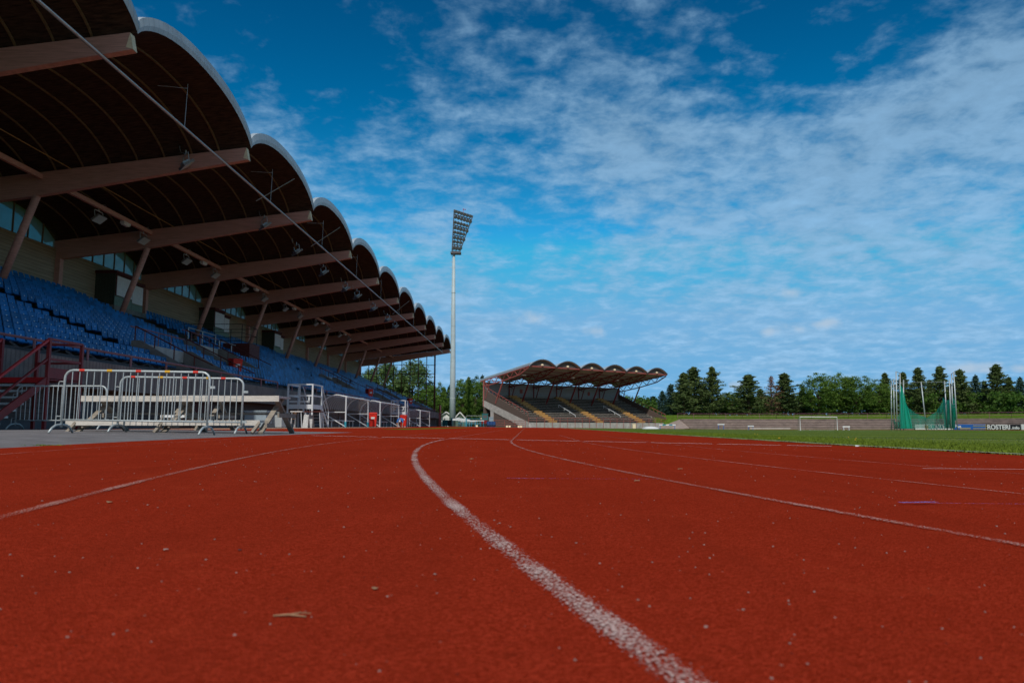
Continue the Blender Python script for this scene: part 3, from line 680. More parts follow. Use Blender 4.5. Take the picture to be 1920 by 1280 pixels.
# floodlights under the roof
def floodlight(loc, label, rz=0, s=1.0, first=[None]):
    if first[0] is None:
        e = empty('floodlight', (0,0,0), '', 'floodlight', 'floodlights under the grandstand roof')
        T = Matrix.Rotation(R(-38), 3, 'Y')     # glass tipped towards the pitch
        def tb(x0, x1, y0, y1, z0, z1, m, nm, par=e):
            q = MB(); q.box(x0, x1, y0, y1, z0, z1); q.v = [tuple(T@Vector(v)+Vector((0,0,-.62))) for v in q.v]; return q.build(nm, m, par)
        hb = tb(-.26, .26, -.46, .46, -.06, .05, M_lampbody, 'housing'); tb(-.27, .27, -.42, .42, -.075, -.06, M_mast, 'lens')
        tb(-.16, .14, -.22, .22, .05, .15, M_galv, 'gear_box')
        br = MB()
        for sy_ in (-.44, .44): br.tube([tuple(T@Vector((.02, sy_, 0))+Vector((0,0,-.62))), (-.05, sy_, -.22), (-.05, sy_*.9, -.16)], .022, 6)
        br.tube([(-.05,-.40,-.16),(-.05,.40,-.16)], .025, 6); br.tube([(-.05,0,-.16),(-.05,0,.05)], .03, 6); br.build('bracket', M_galv, e)
        cb = MB(); cb.tube([(-.05,.1,-.12),(-.20,.35,.05),(-.22,.5,.35),(-.1,.7,.45),(0,.8,.2)], .014, 5); cb.build('cable', M_pipe, e)
        first[0] = e; c = e
    else:
        c = copy_tree(first[0])
    c.location = loc; c.rotation_euler = (0,0,rz); c.scale = (s,s,s); c['label'] = label; return c
FL = [(350,296,33.2,'largest looking floodlight, clamped to the second roof beam by the pipe'),
      (497,414,43.6,'floodlight beside the third roof beam, under the long pipe'),
      (557,464,49.5,'floodlight hanging mid bay between the third and fourth roof beams'),
      (607,504,54.4,'floodlight in front of the fourth beam end by the pipe'),
      (648,535,60.5,'left one of the two close floodlights at the fifth beam'),
      (670,549,63.0,'right one of the two close floodlights at the fifth beam'),
      (700,573,68.5,'floodlight below the pipe at the sixth beam'),
      (727,594,75.5,'floodlight near the seventh beam below the pipe'),
      (741,607,80.0,'floodlight right of the seventh beam, last one below the pipe')]
for x, y, Y, lb in FL:
    p = P(x, y, Y); p.x = max(p.x, -17); floodlight(p+Vector((0,0,.3)), lb, rz=R(38))
ordn = ['nearest','second','third','fourth','fifth','sixth','seventh']
for k in range(3, 9):
    for j, off in enumerate((4.7, 9.4)):
        floodlight((-22.7, BY[k]+off, 11.72), 'grey floodlight under the inner purlin, %s end of the %s bay' % (('near','far')[j], ordn[k-3]), rz=R(0), s=.9)
lamp0 = None
for k in range(3, 9):
    if lamp0 is None:
        lamp0 = empty('strip_lamp', (0,0,0), '', 'lamp', 'small lamps under the purlin')
        MB().box(-.12,.12,-.35,.35,-.16,-.02).build('housing', M_label, lamp0); MB().box(-.09,.09,-.3,.3,-.22,-.16).build('diffuser', M_shut, lamp0); lp = lamp0
    else: lp = copy_tree(lamp0)
    lp.location = (-22.7, BY[k]+7.3, 11.70); lp['label'] = 'small pale box lamp under the inner purlin of the %s bay' % ordn[k-3]

# ------------------------------------------------------------------ seats
def seat_mesh(lod):
    mb = MB(); W = .198
    prof = [(.23,.40),(.20,.43),(.02,.41),(-.12,.42),(-.17,.50),(-.20,.66),(-.225,.80),(-.235,.83)] if lod else [(.22,.43),(-.14,.42),(-.235,.83)]
    th = .022
    for side in (0,):
        rows = []
        for (x, z) in prof:
            bow = .012 if lod else 0
            rows.append([(x+bow, -W, z), (x, -W*.4, z-bow*.5), (x, W*.4, z-bow*.5), (x+bow, W, z)] if lod else [(x,-W,z),(x,W,z)])
        mb.grid(rows)
        if lod:
            mb.grid([[(p[0]-th*.7, p[1], p[2]-th) for p in reversed(r)] for r in rows])
            n = len(rows)
            for jj in (0, 3):
                for i in range(n-1):
                    a = rows[i][jj]; b = rows[i+1][jj]
                    mb.add([a, b, (b[0]-th*.7,b[1],b[2]-th), (a[0]-th*.7,a[1],a[2]-th)], [(0,1,2,3) if jj == 3 else (3,2,1,0)])
            for r in (rows[0], rows[-1]):
                mb.add([r[0], r[3], (r[3][0]-th*.7,r[3][1],r[3][2]-th), (r[0][0]-th*.7,r[0][1],r[0][2]-th)], [(0,1,2,3)])
    return mb
SW = .475
ok = []
miss = random.Random(21)
for k in range(NR):
    n = int((122-0)/SW); xx = TX-DX*k-.40; zz_ = tread(k)
    col = 0
    while col < n:
        y = .3+col*SW; col += 1
        if any(a-.15 < y < b+.3 and xb-.35 < xx < xf+.5 for a, b, xb, xf in WELLS): continue
        if k >= 2 and 29.1 < y < 31.5: continue
        if k <= 4 and 41.3 < y < 43.2: continue
        if k >= 6 and any(abs(y-c) < .55 for c in (66, 86, 104, 118)): continue
        if k >= 8 and 44.6 < y < 50.2: continue
        if 9 <= k <= 13 and 52.4 < y < 56.3: continue
        if k >= 16 and any(yb-.3 < y < yb+4.8 for yb in PBOX): continue
        if any(abs(y-c) < .3 for c in BY) and k in (13,): continue
        if k == 18: continue
        if y > 48 and miss.random() < .022: col += 2; continue
        ok.append((k, y, xx, zz_))
def inview(p):
    d = p-Vector((0,0,CAMH)); zc = d.dot(_fw)
    if zc < .1: return False
    u = 960+FPX*d.dot(_r2)/zc; v = 640-FPX*d.dot(_u2)/zc
    return -15 < u < 1935 and 0 < v < 800
vis = [s_ for s_ in ok if inview(Vector((s_[2], s_[1], s_[3]+.5)))]
vis.sort(key=lambda s_: (s_[2]**2+s_[1]**2))
near, rest = vis[:300], vis[300:]
base = seat_mesh(True).build('stadium_seat', M_seatN)
MB().blob((-.175,0,.665), (.012,.030,.022), 8, 4).build('number_tag', M_tag, base, world=False)
rown = ['front','second','third','fourth','fifth','sixth','seventh','eighth','ninth','tenth','eleventh','twelfth','thirteenth','fourteenth','fifteenth','sixteenth','seventeenth','eighteenth','nineteenth']
GRP = 'blue stadium seats of the nearest grandstand blocks'
byrow = {}
for s_ in near: byrow.setdefault(s_[0], []).append(s_)
cnt = {}
for i, (k, y, xx, zz_) in enumerate(near):
    o = base if i == 0 else copy_tree(base)
    o.location = (xx, y, zz_-.06)
    o['category'] = 'seat'; o['group'] = GRP
    side = 'left of the bare stair aisle' if y < 30.7 else 'right of the bare stair aisle'
    o['label'] = 'blue plastic seat with white tag, %s row up, %s' % (rown[k], side) if k else 'blue plastic seat with white tag in the front row, %s' % side
lo_ = seat_mesh(False); mb = MB(); mb.tone = []; tr_ = random.Random(3)
for (k, y, xx, zz_) in rest:
    dist = math.hypot(xx, y)
    src = lo_
    vs = [(a[0]+xx, a[1]*.93+y, a[2]+zz_-.06) for a in src.v]; mb.add(vs, src.f); mb.tone += [tr_.uniform(.5, 1.15)]*len(src.f)
    mb.add([(xx-.18, y-.03, zz_+.585), (xx-.18, y+.03, zz_+.585), (xx-.19, y+.03, zz_+.62), (xx-.19, y-.03, zz_+.62)], [(0,1,2,3)]) if False else None
tag(mb.build('stadium_seats', M_seatF), 'far blue seats filling the rest of the grandstand rows', 'seats', kind='stuff')

# ------------------------------------------------------------------ red steel stair at the left
def red_stair():
    x0, x1 = -13.7, -12.45; Yp, Yq = 19.3, 20.75; hz = 1.48; z0 = zg(-13)
    e = empty('steel_stair', (-13, 19.3, z0), 'dark red steel stair with landing and grey treads at the far left', 'stair')
    m = MB(); m.box(x0, x1, Yp, Yq, hz-.05, hz); m.box(x1-.04, x1+.0, Yp, Yq, hz-.02, hz+.28); m.build('landing', M_darkred, e)
    for (x, y) in ((x1, Yp), (x1, Yq), (x0, Yq), (x0, Yp)):
        MB().box(x-.04, x+.04, y-.04, y+.04, z0, hz+1.02).build('post', M_darkred, e)
    m = MB()
    for z in (hz+.5, hz+1.02):
        m.bar((x1, Yp, z), (x1, Yq, z), .06, .06); m.bar((x1, Yq, z), (x0, Yq, z), .06, .06)
    m.build('landing_rail', M_darkred, e)
    n = 8; run = .26; rise = (hz-z0)/n
    bot = (Yp-run*n)
    for x in (x0, x1):
        m = MB(); m.bar((x, bot, z0+.1), (x, Yp, hz-.05), .05, .20); m.build('stringer', M_darkred, e)
        m = MB(); m.bar((x, bot, z0+1.05), (x, Yp, hz+1.02), .055, .055); m.build('handrail', M_redsteel, e)
        m = MB(); m.bar((x, bot, z0+.55), (x, Yp, hz+.52), .05, .05); m.bar((x, bot, z0), (x, bot, z0+1.05), .06, .06); m.build('mid_rail', M_darkred, e)
    m = MB()
    for k in range(1, n): m.box(x0+.03, x1-.03, Yp-run*k-.02, Yp-run*k+.24, hz-rise*k-.05, hz-rise*k)
    m.build('tread', M_galv, e)
    MB().box(x0, x1, Yp-.03, Yp+.02, hz-.12, hz+.02).build('landing_nosing', M_redsteel, e)
red_stair()
# grey blue pier behind the stair
pz = MB(); pz.box(-14.5, -14.1, 18.3, 18.9, 1.6, 3.4); pz.build('pier', M_bluegrey, GS)

# ------------------------------------------------------------------ crowd barriers
def barrier(name_loc, L_=2.45, tapes=(), tilt=0, label='', seed=0):
    e = empty('crowd_barrier', (0,0,0), label, 'barrier', 'galvanised crowd barriers on the asphalt')
    H = 1.09; r = .14; rt = .021; zb = .20
    pts = [(0,0,.10)]
    pts += [(0,0,H-r)]+[(r-r*math.cos(a), 0, H-r+r*math.sin(a)) for a in (R(22), R(45), R(68))]+[(r,0,H),(L_-r,0,H)]
    pts += [(L_-r+r*math.sin(a), 0, H-r+r*math.cos(a)) for a in (R(22), R(45), R(68))]+[(L_,0,H-r),(L_,0,.10)]
    f = MB(); f.tube(pts, rt, 10); f.tube([(0,0,zb+.03),(L_,0,zb+.03)], .016, 8); f.build('frame', M_galv, e, smooth=True, world=False)
    b = MB(); n = 20
    for i in range(1, n): b.tube([(L_*i/n,0,zb+.03),(L_*i/n,0,H-.0)], .0085, 6)
    b.build('bars', M_galv, e, world=False)
    for x in (0, L_):
        a = MB(); a.tube([(x-.0,-.36,0.01),(x,-.27,.09),(x,-.17,.135),(x,0,.15),(x,.17,.135),(x,.27,.09),(x,.36,0.01)], .019, 8); a.build('foot', M_galv, e, smooth=True, world=False)
    for z in (H-.32, .17): MB().tube([(-.02,0,z+.12),(-.085,0,z+.12),(-.10,0,z+.10),(-.105,0,z-.04)], .008, 6).build('hook', M_galv, e, world=False)
    for z in (H-.26, .24): MB().box(L_+.01, L_+.10, -.012, .012, z-.022, z+.022).build('tab', M_galv, e, world=False)
    for x, m in tapes:
        t = MB(); t.tube([(x-.045,0,H),(x+.045,0,H)], rt+.003, 10, caps=True); t.build('tape_band', m, e, world=False)
    return e
def place_barrier(e, a, b):
    """a, b: ground points of the two feet"""
    e.location = a; d = b-a; e.rotation_euler = (0, -math.atan2(d.z, math.hypot(d.x, d.y)), math.atan2(d.y, d.x))
def gp(x, Y):
    d = pray(x, 800); X = d.x/d.y*Y; return Vector((X, Y, zg(X)+.004))
a, b = gp(114.5, 12.95), gp(388, 13.05)
b1 = barrier(None, (b-a).length, [((b-a).length*u, m) for u, m in ((.115,M_redtape),(.305,M_yeltape),(.505,M_redtape),(.705,M_yeltape),(.90,M_redtape))], label='front galvanised crowd barrier with red and yellow tape, widest in view')
place_barrier(b1, a, b)
a, b = gp(220, 14.75), gp(452, 14.85)
b2 = barrier(None, (b-a).length, [((b-a).length*u, m) for u, m in ((.10,M_redtape),(.325,M_yeltape),(.52,M_redtape),(.715,M_yeltape),(.835,M_redtape))], label='second crowd barrier with tape bands, partly behind the front one')
place_barrier(b2, a, b)
a, b = gp(28, 18.7), gp(196, 18.8)
b3 = barrier(None, (b-a).length, [], label='plain crowd barrier without tape by the red stair')
place_barrier(b3, a, b)

# ------------------------------------------------------------------ picnic tables
def picnic(x0, x1, Yt, label, ends=(0.08,.5,.97), top=.76, bench_l=(0.0,1.0), far=True, m=M_wood, low=.25):
    p = gp(x0, Yt); q = gp(x1, Yt); Lx = q.x-p.x; z0 = zg((p.x+q.x)/2)
    e = empty('picnic_table', (p.x, Yt, z0), label, 'picnic table')
    t = MB()
    for j in range(4): t.box(p.x, q.x, Yt+j*.19, Yt+j*.19+.175, z0+top-.045, z0+top)
    t.box(p.x, q.x, Yt-.03, Yt-.003, z0+top-.115, z0+top+.004); t.build('table_top', m, e)
    for s_, yy, hb_ in (('f', Yt-.62, low), ('b', Yt+1.02, .43)):
        b0, b1_ = (p.x+Lx*bench_l[0], p.x+Lx*bench_l[1])
        sb = MB(); sb.box(b0, b1_, yy, yy+.26, z0+hb_-.045, z0+hb_); sb.box(b0, b1_, yy-.025, yy, z0+hb_-.10, z0+hb_+.004) if s_ == 'f' else None; sb.build('bench', m if s_ == 'f' else M_woodd, e)
    for u in ends:
        x = p.x+Lx*u; l = MB()
        l.bar((x-.03, Yt-.62, z0), (x-.03, Yt+.62, z0+top-.05), .045, .11, up=(1,0,0)); l.bar((x+.03, Yt+1.22, z0), (x+.03, Yt+.08, z0+top-.05), .045, .11, up=(1,0,0)); l.bar((x+.08, Yt+.1, z0+.36), (x+.08, Yt+1.25, z0+.36), .04, .09, up=(0,0,1)); l.bar((x+.08, Yt-.62, z0+low-.10), (x+.08, Yt-.2, z0+low-.10), .04, .09, up=(0,0,1)); l.bar((x-.06, Yt-.60, z0+low-.05), (x-.16, Yt-.72, z0), .05, .10, up=(0,1,0)); l.build('leg', M_woodd, e)
    return e
picnic(150, 522, 15.6, 'long weathered white picnic table behind the two taped barriers', bench_l=(.02,.96))
picnic(322, 410, 19.5, 'shorter bright white table just behind the long weathered one', ends=(.1,.9), top=.90, bench_l=(.0,.5), m=M_white, low=.43)

# ------------------------------------------------------------------ white steel platforms with stairs
def platform(Yp, label, s=1, xx=-11.7, wd=1.35, dp=1.9, hz=1.12):
    x0, x1 = xx-wd, xx; z0 = zg(xx); Yq = Yp+dp
    e = empty('viewing_platform', (xx, Yp, z0), label, 'platform', 'white steel viewing platforms')
    d = MB(); d.box(x0, x1, Yp, Yq, z0+hz-.06, z0+hz); d.box(x0-.03, x1+.03, Yp-.03, Yp, z0+hz-.10, z0+hz+.14); d.box(x1, x1+.03, Yp, Yq, z0+hz-.10, z0+hz+.14); d.build('deck', M_whitest, e)
    for x in (x0, x1):
        for y in (Yp, Yq): MB().box(x-.04, x+.04, y-.04, y+.04, z0, z0+hz+1.25).build('post', M_whitest, e)
    r_ = MB()
    for z in (hz+.62, hz+1.23): r_.box(x0, x1, Yp-.03, Yp+.03, z0+z-.035, z0+z+.035); r_.box(x1-.03, x1+.03, Yp, Yq, z0+z-.035, z0+z+.035); r_.box(x0-.03, x0+.03, Yp, Yq, z0+z-.035, z0+z+.035)
    r_.box(x0+wd*.45, x0+wd*.50, Yp-.02, Yp+.02, z0+hz, z0+hz+1.23)
    r_.box(x0+.1, x0+wd*.9, Yp-.06, Yp-.02, z0+hz+.26, z0+hz+.33); r_.box(x0+wd*.84, x0+wd*.9, Yp-.06, Yp-.02, z0+hz+.3, z0+hz+.55)
    r_.build('railing', M_whitest, e)
    n = 6
    for x in (x0+.25, x1):
        st = MB(); st.bar((x, Yq, z0+hz), (x, Yq+1.5, z0+.02), .05, .14); st.build('stringer', M_whitest, e)
        st = MB(); st.bar((x, Yq, z0+hz+1.2), (x, Yq+1.5, z0+.95), .04, .04); st.bar((x, Yq, z0+hz+.6), (x, Yq+1.5, z0+.45), .03, .03); st.bar((x, Yq+1.5, z0), (x, Yq+1.5, z0+.95), .04, .04); st.build('handrail', M_whitest, e)
    st = MB()
    for k in range(1, n): st.box(x0+.25, x1, Yq+1.5*k/n-.1, Yq+1.5*k/n+.12, z0+hz*(1-k/n)-.03, z0+hz*(1-k/n))
    st.build('tread', M_whitest, e)
    return e
platform(41.0, 'white railed steel platform with stairs left of the first dugout')
platform(72.5, 'smaller looking white railed platform stairs behind the person in blue', hz=1.3, dp=1.4)

# ------------------------------------------------------------------ dugouts
def dugout(Ya, Yb, xf, label, hgt=2.05, dep=1.55, sleeve=False):
    z0 = zg(xf); e = empty('team_dugout', (xf, Ya, z0), label, 'dugout', 'curved clear team dugouts in front of the grandstand')
    xb = xf-dep
    def prof(n=12):
        out = []
        for i in range(n+1):
            a = R(4)+ (R(112)-R(4))*i/n
            out.append((xb+dep*.62-dep*.62*math.cos(a), z0+hgt*.52+ (hgt*.47)*math.sin(a)) )
        return [(xb, z0)]+out+[(xf+.05, z0+hgt*.93)]
    pr = prof()
    yl = [Ya, Yb]
    for y in (Ya, Yb):
        f = MB(); f.tube([(x, y, z) for x, z in pr], .035, 6); f.tube([(xf, y, z0), (xf, y, z0+hgt*.95)], .045, 6); f.tube([(xb, y, z0+.95), (xf, y, z0+.95)], .03, 6); f.tube([(xb+.1, y, z0+.9), (xf, y, z0+.05)], .03, 6)
        f.build('side_frame', M_whitest, e)
    s_ = MB(); s_.grid([[(x, Ya, z), (x, (Ya+Yb)/2, z), (x, Yb, z)] for x, z in pr]); s_.build('curved_roof', M_clear, e, smooth=True)
    h = MB()
    for y in np.arange(Ya+.5, Yb, .55): h.tube([(x, y, z+.01) for x, z in pr[1:]], .014, 5)
    h.build('hoop', M_whitest, e)
    ft = MB(); ft.tube([(xf+.05, Ya-.05, z0+hgt*.93), (xf+.05, Yb, z0+hgt*.93)], .05, 6); ft.tube([(xb+.35, Ya, z0+hgt*.985), (xb+.35, Yb, z0+hgt*.985)], .03, 6); ft.build('front_beam', M_whitest, e)
    MB().add([(x, Yb, z) for x, z in pr], [tuple(range(len(pr)))]).build('side_sheet', M_clear, e)
    bn = MB(); bn.box(xb+.25, xb+.65, Ya+.2, Yb-.2, z0+.42, z0+.47)
    for y in np.linspace(Ya+.4, Yb-.4, 3): bn.box(xb+.3, xb+.35, y-.03, y+.03, z0, z0+.42); bn.box(xb+.55, xb+.6, y-.03, y+.03, z0, z0+.42)
    bn.build('bench', M_whitest, e)
    ct = MB()
    if sleeve:
        for y in (Ya, Yb): MB().box(xf-.055, xf+.055, y-.055, y+.055, z0+.03, z0+.36).build('post_sleeve', M_cyan, e)
    return e
dugout(47.0, 53.6, -11.3, 'nearest curved clear dugout with empty white frame, right of the platform', sleeve=True)
dugout(58.0, 66.5, -11.3, 'second curved clear dugout behind the bright red bin')
dugout(82, 90, -11.6, 'farthest small dugout near the end of the grandstand', hgt=1.9)

# ------------------------------------------------------------------ bins
def wheelie(first=[None]):
    if first[0] is None:
        e = empty('wheelie_bin', (0,0,0), '', 'bin', 'red wheelie bins around the grandstand')
        b = MB(); b.add([(-.22,-.21,.06),(.22,-.21,.06),(.22,.21,.06),(-.22,.21,.06),(-.28,-.27,.97),(.28,-.27,.97),(.28,.30,.97),(-.28,.30,.97)],
                        [(0,3,2,1),(4,5,6,7),(0,1,5,4),(1,2,6,5),(2,3,7,6),(3,0,4,7)]); b.box(-.29,.29,-.28,.31,.93,.985); b.build('body', M_binred, e)
        l = MB(); l.add([(-.30,-.31,.985),(.30,-.31,.985),(.30,.34,.985),(-.30,.34,.985),(-.26,-.26,1.05),(.26,-.26,1.05),(.26,.28,1.09),(-.26,.28,1.09)],
                        [(0,3,2,1),(4,5,6,7),(0,1,5,4),(1,2,6,5),(2,3,7,6),(3,0,4,7)]); l.tube([(-.24,.38,1.02),(.24,.38,1.02)], .02, 6); l.build('lid', M_binred, e)
        for sx in (-.2, .2): MB().tube([(sx-.03,.26,.10),(sx+.03,.26,.10)], .10, 12).build('wheel', M_black, e)
        s_ = MB(); s_.add([(-.13,-.262,.60),(.13,-.262,.60),(.13,-.281,.75),(-.13,-.281,.75)], [(0,1,2,3)]); s_.build('sticker', M_label, e)
        first[0] = e; return e
    return copy_tree(first[0])
for (loc, lb, s_, rz) in [((-11.25, 55.2, zg(-11)), 'bright red bin with white sticker between the first two dugouts', 1.0, .1),
                     ((-11.1, 68.0, zg(-11)), 'red bin right behind the crouching person in blue', 1.0, 0),
                     ((-16.25, 41.6, 2.93), 'red bin up in the stair well of the grandstand, nearest one', .98, .9),
                     ((-15.9, 75.9, 2.9), 'red bin up on the lower seats beyond the first dugout', 1.0, .8),
                     ((-15.9, 102.2, 2.9), 'farthest red bin up on the seats near the end of the stand', 1.0, .8)]:
    o = wheelie(); o.location = loc; o['label'] = lb; o.scale = (s_,)*3; o.rotation_euler = (0,0,rz)
MB().box(-16.75, -15.75, 41.1, 42.1, 2.5, 2.93).build('stair_landing', M_conc, GS)
MB().box(-16.6, -15.2, 75.4, 76.5, 2.3, 2.9).build('stair_landing', M_conc, GS)
MB().box(-16.6, -15.2, 101.6, 102.8, 2.3, 2.9).build('stair_landing', M_conc, GS)

# ------------------------------------------------------------------ small furniture by the wall
def chair(loc, label, rz=0, first=[None]):
    if first[0] is None:
        e = empty('wooden_chair', (0,0,0), '', 'chair', 'old chairs by the grandstand wall')
        MB().box(-.2,.2,-.2,.2,.43,.46).build('seat', M_leaf, e); MB().box(-.2,.2,.19,.215,.62,.85).build('backrest', M_leaf, e)
        for x in (-.18,.18):
            for y in (-.18,.2): MB().tube([(x,y,0),(x,y,.44 if y < 0 else .85)], .012, 5).build('leg', M_galv, e)
        first[0] = e; c = e
    else: c = copy_tree(first[0])
    c.location = loc; c.rotation_euler = (0,0,rz); c['label'] = label
chair(gp(530, 37.5), 'old wooden chair by the grandstand wall, left one of the pair', .6)
chair(gp(544, 38.5), 'old wooden chair next to the small white table', -.8)
def small_table(x0, x1, Y, z, m, label, legm=M_whitest):
    p, q = gp(x0, Y), gp(x1, Y); z0 = p.z; e = empty('small_table', p, label, 'table')
    MB().box(p.x, q.x, Y, Y+.7, z0+z-.04, z0+z).build('table_top', m, e)
    for x in (p.x+.08, q.x-.08):
        for y in (Y+.06, Y+.62): MB().tube([(x-.05 if x < (p.x+q.x)/2 else x+.05, y, z0), (x, y, z0+z-.04)], .02, 5).build('leg', legm, e)
small_table(543, 566, 37.0, .82, M_white, 'small white topped table under the white platform')
small_table(569, 601, 36.0, .80, M_brownred, 'long maroon topped trestle table in front of the platform stairs')
def aboard(x, Y, label):
    p = gp(x, Y); e = empty('sandwich_board', p, label, 'sign board')
    for s_ in (-1, 1):
        m = MB(); m.add([(p.x-.13, p.y+s_*.22, p.z), (p.x+.13, p.y+s_*.22, p.z), (p.x+.11, p.y+s_*.02, p.z+.62), (p.x-.11, p.y+s_*.02, p.z+.62)], [(0,1,2,3)])
        m.prism([(p.x-.13, p.y+s_*.22, p.z), (p.x+.13, p.y+s_*.22, p.z), (p.x+.11, p.y+s_*.02, p.z+.62), (p.x-.11, p.y+s_*.02, p.z+.62)], (0,.02,0)); m.build('panel', M_white, e)
aboard(574, 35.5, 'blank white sandwich board under the platform, left one'); aboard(582, 36.4, 'blank white sandwich board under the platform, right one')
def crate(x, Y, w_, h_, m, label, name='storage_box', cat='box'):
    p = gp(x, Y); e = empty(name, p, label, cat)
    b = MB(); b.box(p.x-w_/2, p.x+w_/2, Y, Y+w_*.8, p.z+.04, p.z+h_); b.build('body', m, e)
    MB().box(p.x-w_/2-.03, p.x+w_/2+.03, Y-.03, Y+w_*.8+.03, p.z+h_, p.z+h_+.05).build('lid', m, e)
crate(478, 33, .95, .72, M_bluegrey, 'blue grey storage box at the wall behind the picnic table')
crate(503, 34, 1.2, .66, M_galv, 'pale metal chest at the wall right of the blue grey box', 'metal_chest', 'chest')

# ------------------------------------------------------------------ person bending down (by the second red bin)
def skin(name, verts, edges, radii, m, parent, lv=2):
    me = bpy.data.meshes.new(name); me.from_pydata(verts, edges, []); o = bpy.data.objects.new(name, me); COL.objects.link(o)
    sk = o.modifiers.new('Skin', 'SKIN'); me.skin_vertices or None
    for i, r in enumerate(radii):
        me.skin_vertices[0].data[i].radius = (r, r) if not isinstance(r, tuple) else r
    me.skin_vertices[0].data[0].use_root = True
    ss = o.modifiers.new('Sub', 'SUBSURF'); ss.levels = lv; ss.render_levels = lv
    me.materials.append(m); o.parent = parent; return o
def person():
    p = gp(751, 63.5)
    e = empty('person', p, 'person in blue shirt, black shorts and pale cap bending down beside the red bin', 'person')
    # pelvis, legs, spine bent forward toward -Y, arms reaching to the ground
    V = [(0,.28,.60),(0,.08,.66),(0,-.18,.64),(0,-.30,.60),(0,-.36,.54),(0,-.42,.46),
         (.11,.27,.56),(.14,.10,.34),(.13,.24,.06),(.13,.12,.03),(-.11,.27,.56),(-.14,.10,.34),(-.13,.24,.06),(-.13,.12,.03),
         (.19,-.24,.58),(.25,-.30,.34),(.20,-.38,.14),(.19,-.40,.07),(-.19,-.24,.58),(-.25,-.30,.34),(-.20,-.38,.14),(-.19,-.40,.07)]
    E = [(0,1),(1,2),(2,3),(3,4),(4,5),(0,6),(6,7),(7,8),(8,9),(0,10),(10,11),(11,12),(12,13),(2,14),(14,15),(15,16),(16,17),(2,18),(18,19),(19,20),(20,21)]
    Rr = [.09,.07,.075,.05,.055,.08,.085,.06,.04,.035,.085,.06,.04,.035,.055,.042,.03,.028,.055,.042,.03,.028]
    b = skin('person_body', V, E, Rr, M_skin, e)
    for sx in (1, -1):                          # fingers
        for j in range(5):
            x = sx*(.19)+(j-2)*.014; m = MB(); m.tube([(x,-.40,.07),(x*1.02,-.42,.035),(x,-.415,.012)], [.009,.008,.006], 5); m.build('finger', M_skin, b, world=False)
    sv = V[:]; ids = [0,1,2,14,18,15,19]; mp = {q: i for i, q in enumerate(ids)}
    skin('shirt', [V[q] for q in ids], [(mp[a],mp[b_]) for a, b_ in E if a in mp and b_ in mp], [.15,.165,.19,.09,.09,.065,.065], M_bluep, e)
    ids = [0,6,10,7,11]; mp = {q: i for i, q in enumerate(ids)}
    skin('shorts', [V[q] for q in ids], [(mp[a],mp[b_]) for a, b_ in E if a in mp and b_ in mp], [.14,.115,.115,.08,.08], M_black, e)
    for sx in (.13, -.13): MB().blob((sx, .15, .045), (.05,.13,.045), 8, 5).build('shoe', M_white, e, world=False)
    cp_ = MB(); cp_.blob((0,-.45,.47), (.088,.10,.085), 10, 6); cp_.build('cap', M_label, e, True, world=False)
person()

# ------------------------------------------------------------------ floodlight mast
def mast():
    Y = 145.0; b = P(848.3, 785, Y); x = b.x; z0 = zg(x); top = P(853.2, 472, Y)
    e = empty('floodlight_mast', (x, Y, z0), 'tall grey floodlight mast with tapering lamp rack, left of the far stand', 'floodlight mast')
    H = top.z; m = MB(); m.tube([(x, Y, z0), (x, Y, 10), (x, Y, 20), (x, Y, H)], [.62, .52, .42, .23], 20); m.build('pole', M_mast, e, smooth=True)
    m = MB()
    for z, r in ((5.5,.565),(12.6,.50),(19.5,.43),(26,.37)): m.tube([(x,Y,z),(x,Y,z+.12)], r+.02, 20)
    m.build('joint_collar', M_mast, e)
    m = MB(); m.tube([(x-.55, Y, 1), (x-.32, Y, H)], .03, 5)
    for z in np.arange(1, H, 1.2): m.box(x-.62, x-.3, Y-.03, Y+.03, z, z+.05)
    m.build('climbing_ladder', M_mast, e)
    # rack corners from the photo, turned in depth
    TLc, TRc, BL, BR = P(851.5, 393.5, Y+.6), P(886.5, 405, Y-.6), P(847.5, 471, Y+.2), P(862, 472, Y-.2)
    rk = MB()
    for a, c in ((TLc,TRc),(TLc,BL),(TRc,BR),(BL,BR)): rk.tube([a, c], .10, 6)
    lev = [(.10,6),(.36,5),(.60,4),(.83,3)]
    for u, n in lev:
        a = TLc.lerp(BL, u); c = TRc.lerp(BR, u); rk.tube([a, c], .10, 6); rk.tube([a+Vector((0,.5,0)), c+Vector((0,.5,0))], .05, 5)
    rk.tube([(TLc+TRc)/2, (BL+BR)/2], .05, 5); rk.tube([TLc+Vector((0,.5,0)), BL+Vector((0,.5,0))], .05, 5); rk.build('lamp_rack', M_roofd, e)
    c0 = (BL+BR)/2; m = MB(); m.box(c0.x-1.0, c0.x+1.0, Y-.7, Y+.7, c0.z-.55, c0.z-.15); m.build('service_basket', M_roofd, e)
    m = MB(); mid = TLc.lerp(TRc, .5); m.tube([mid, mid+Vector((0,0,.6))], .03, 5); m.blob(mid+Vector((.0,0,.7)), (.12,.12,.16), 8, 5); m.blob(mid+Vector((.35,0,.65)), (.1,.1,.13), 8, 5); m.build('warning_light', M_redsteel, e)
    for u, n in lev+[(.97,3)]:
        for dz in ((-.55, .55) if u < .9 else (.35,)):
            a = TLc.lerp(BL, u); c = TRc.lerp(BR, u)
            for i in range(n):
                q = a.lerp(c, (i+.5)/n); q = q+Vector((0,-.15,dz))
                h = MB(); d = Vector((.45,-.75,-.42)).normalized()
                h.tube([q-d*.25, q-d*.1, q+d*.15, q+d*.22], [.12,.26,.36,.36], 10); o = h.build('lamp', M_roofd, e, smooth=True)
                g_ = MB(); g_.tube([q+d*.225, q+d*.235], .31, 10); g_.build('lamp_glass', M_glass2, o)
mast()

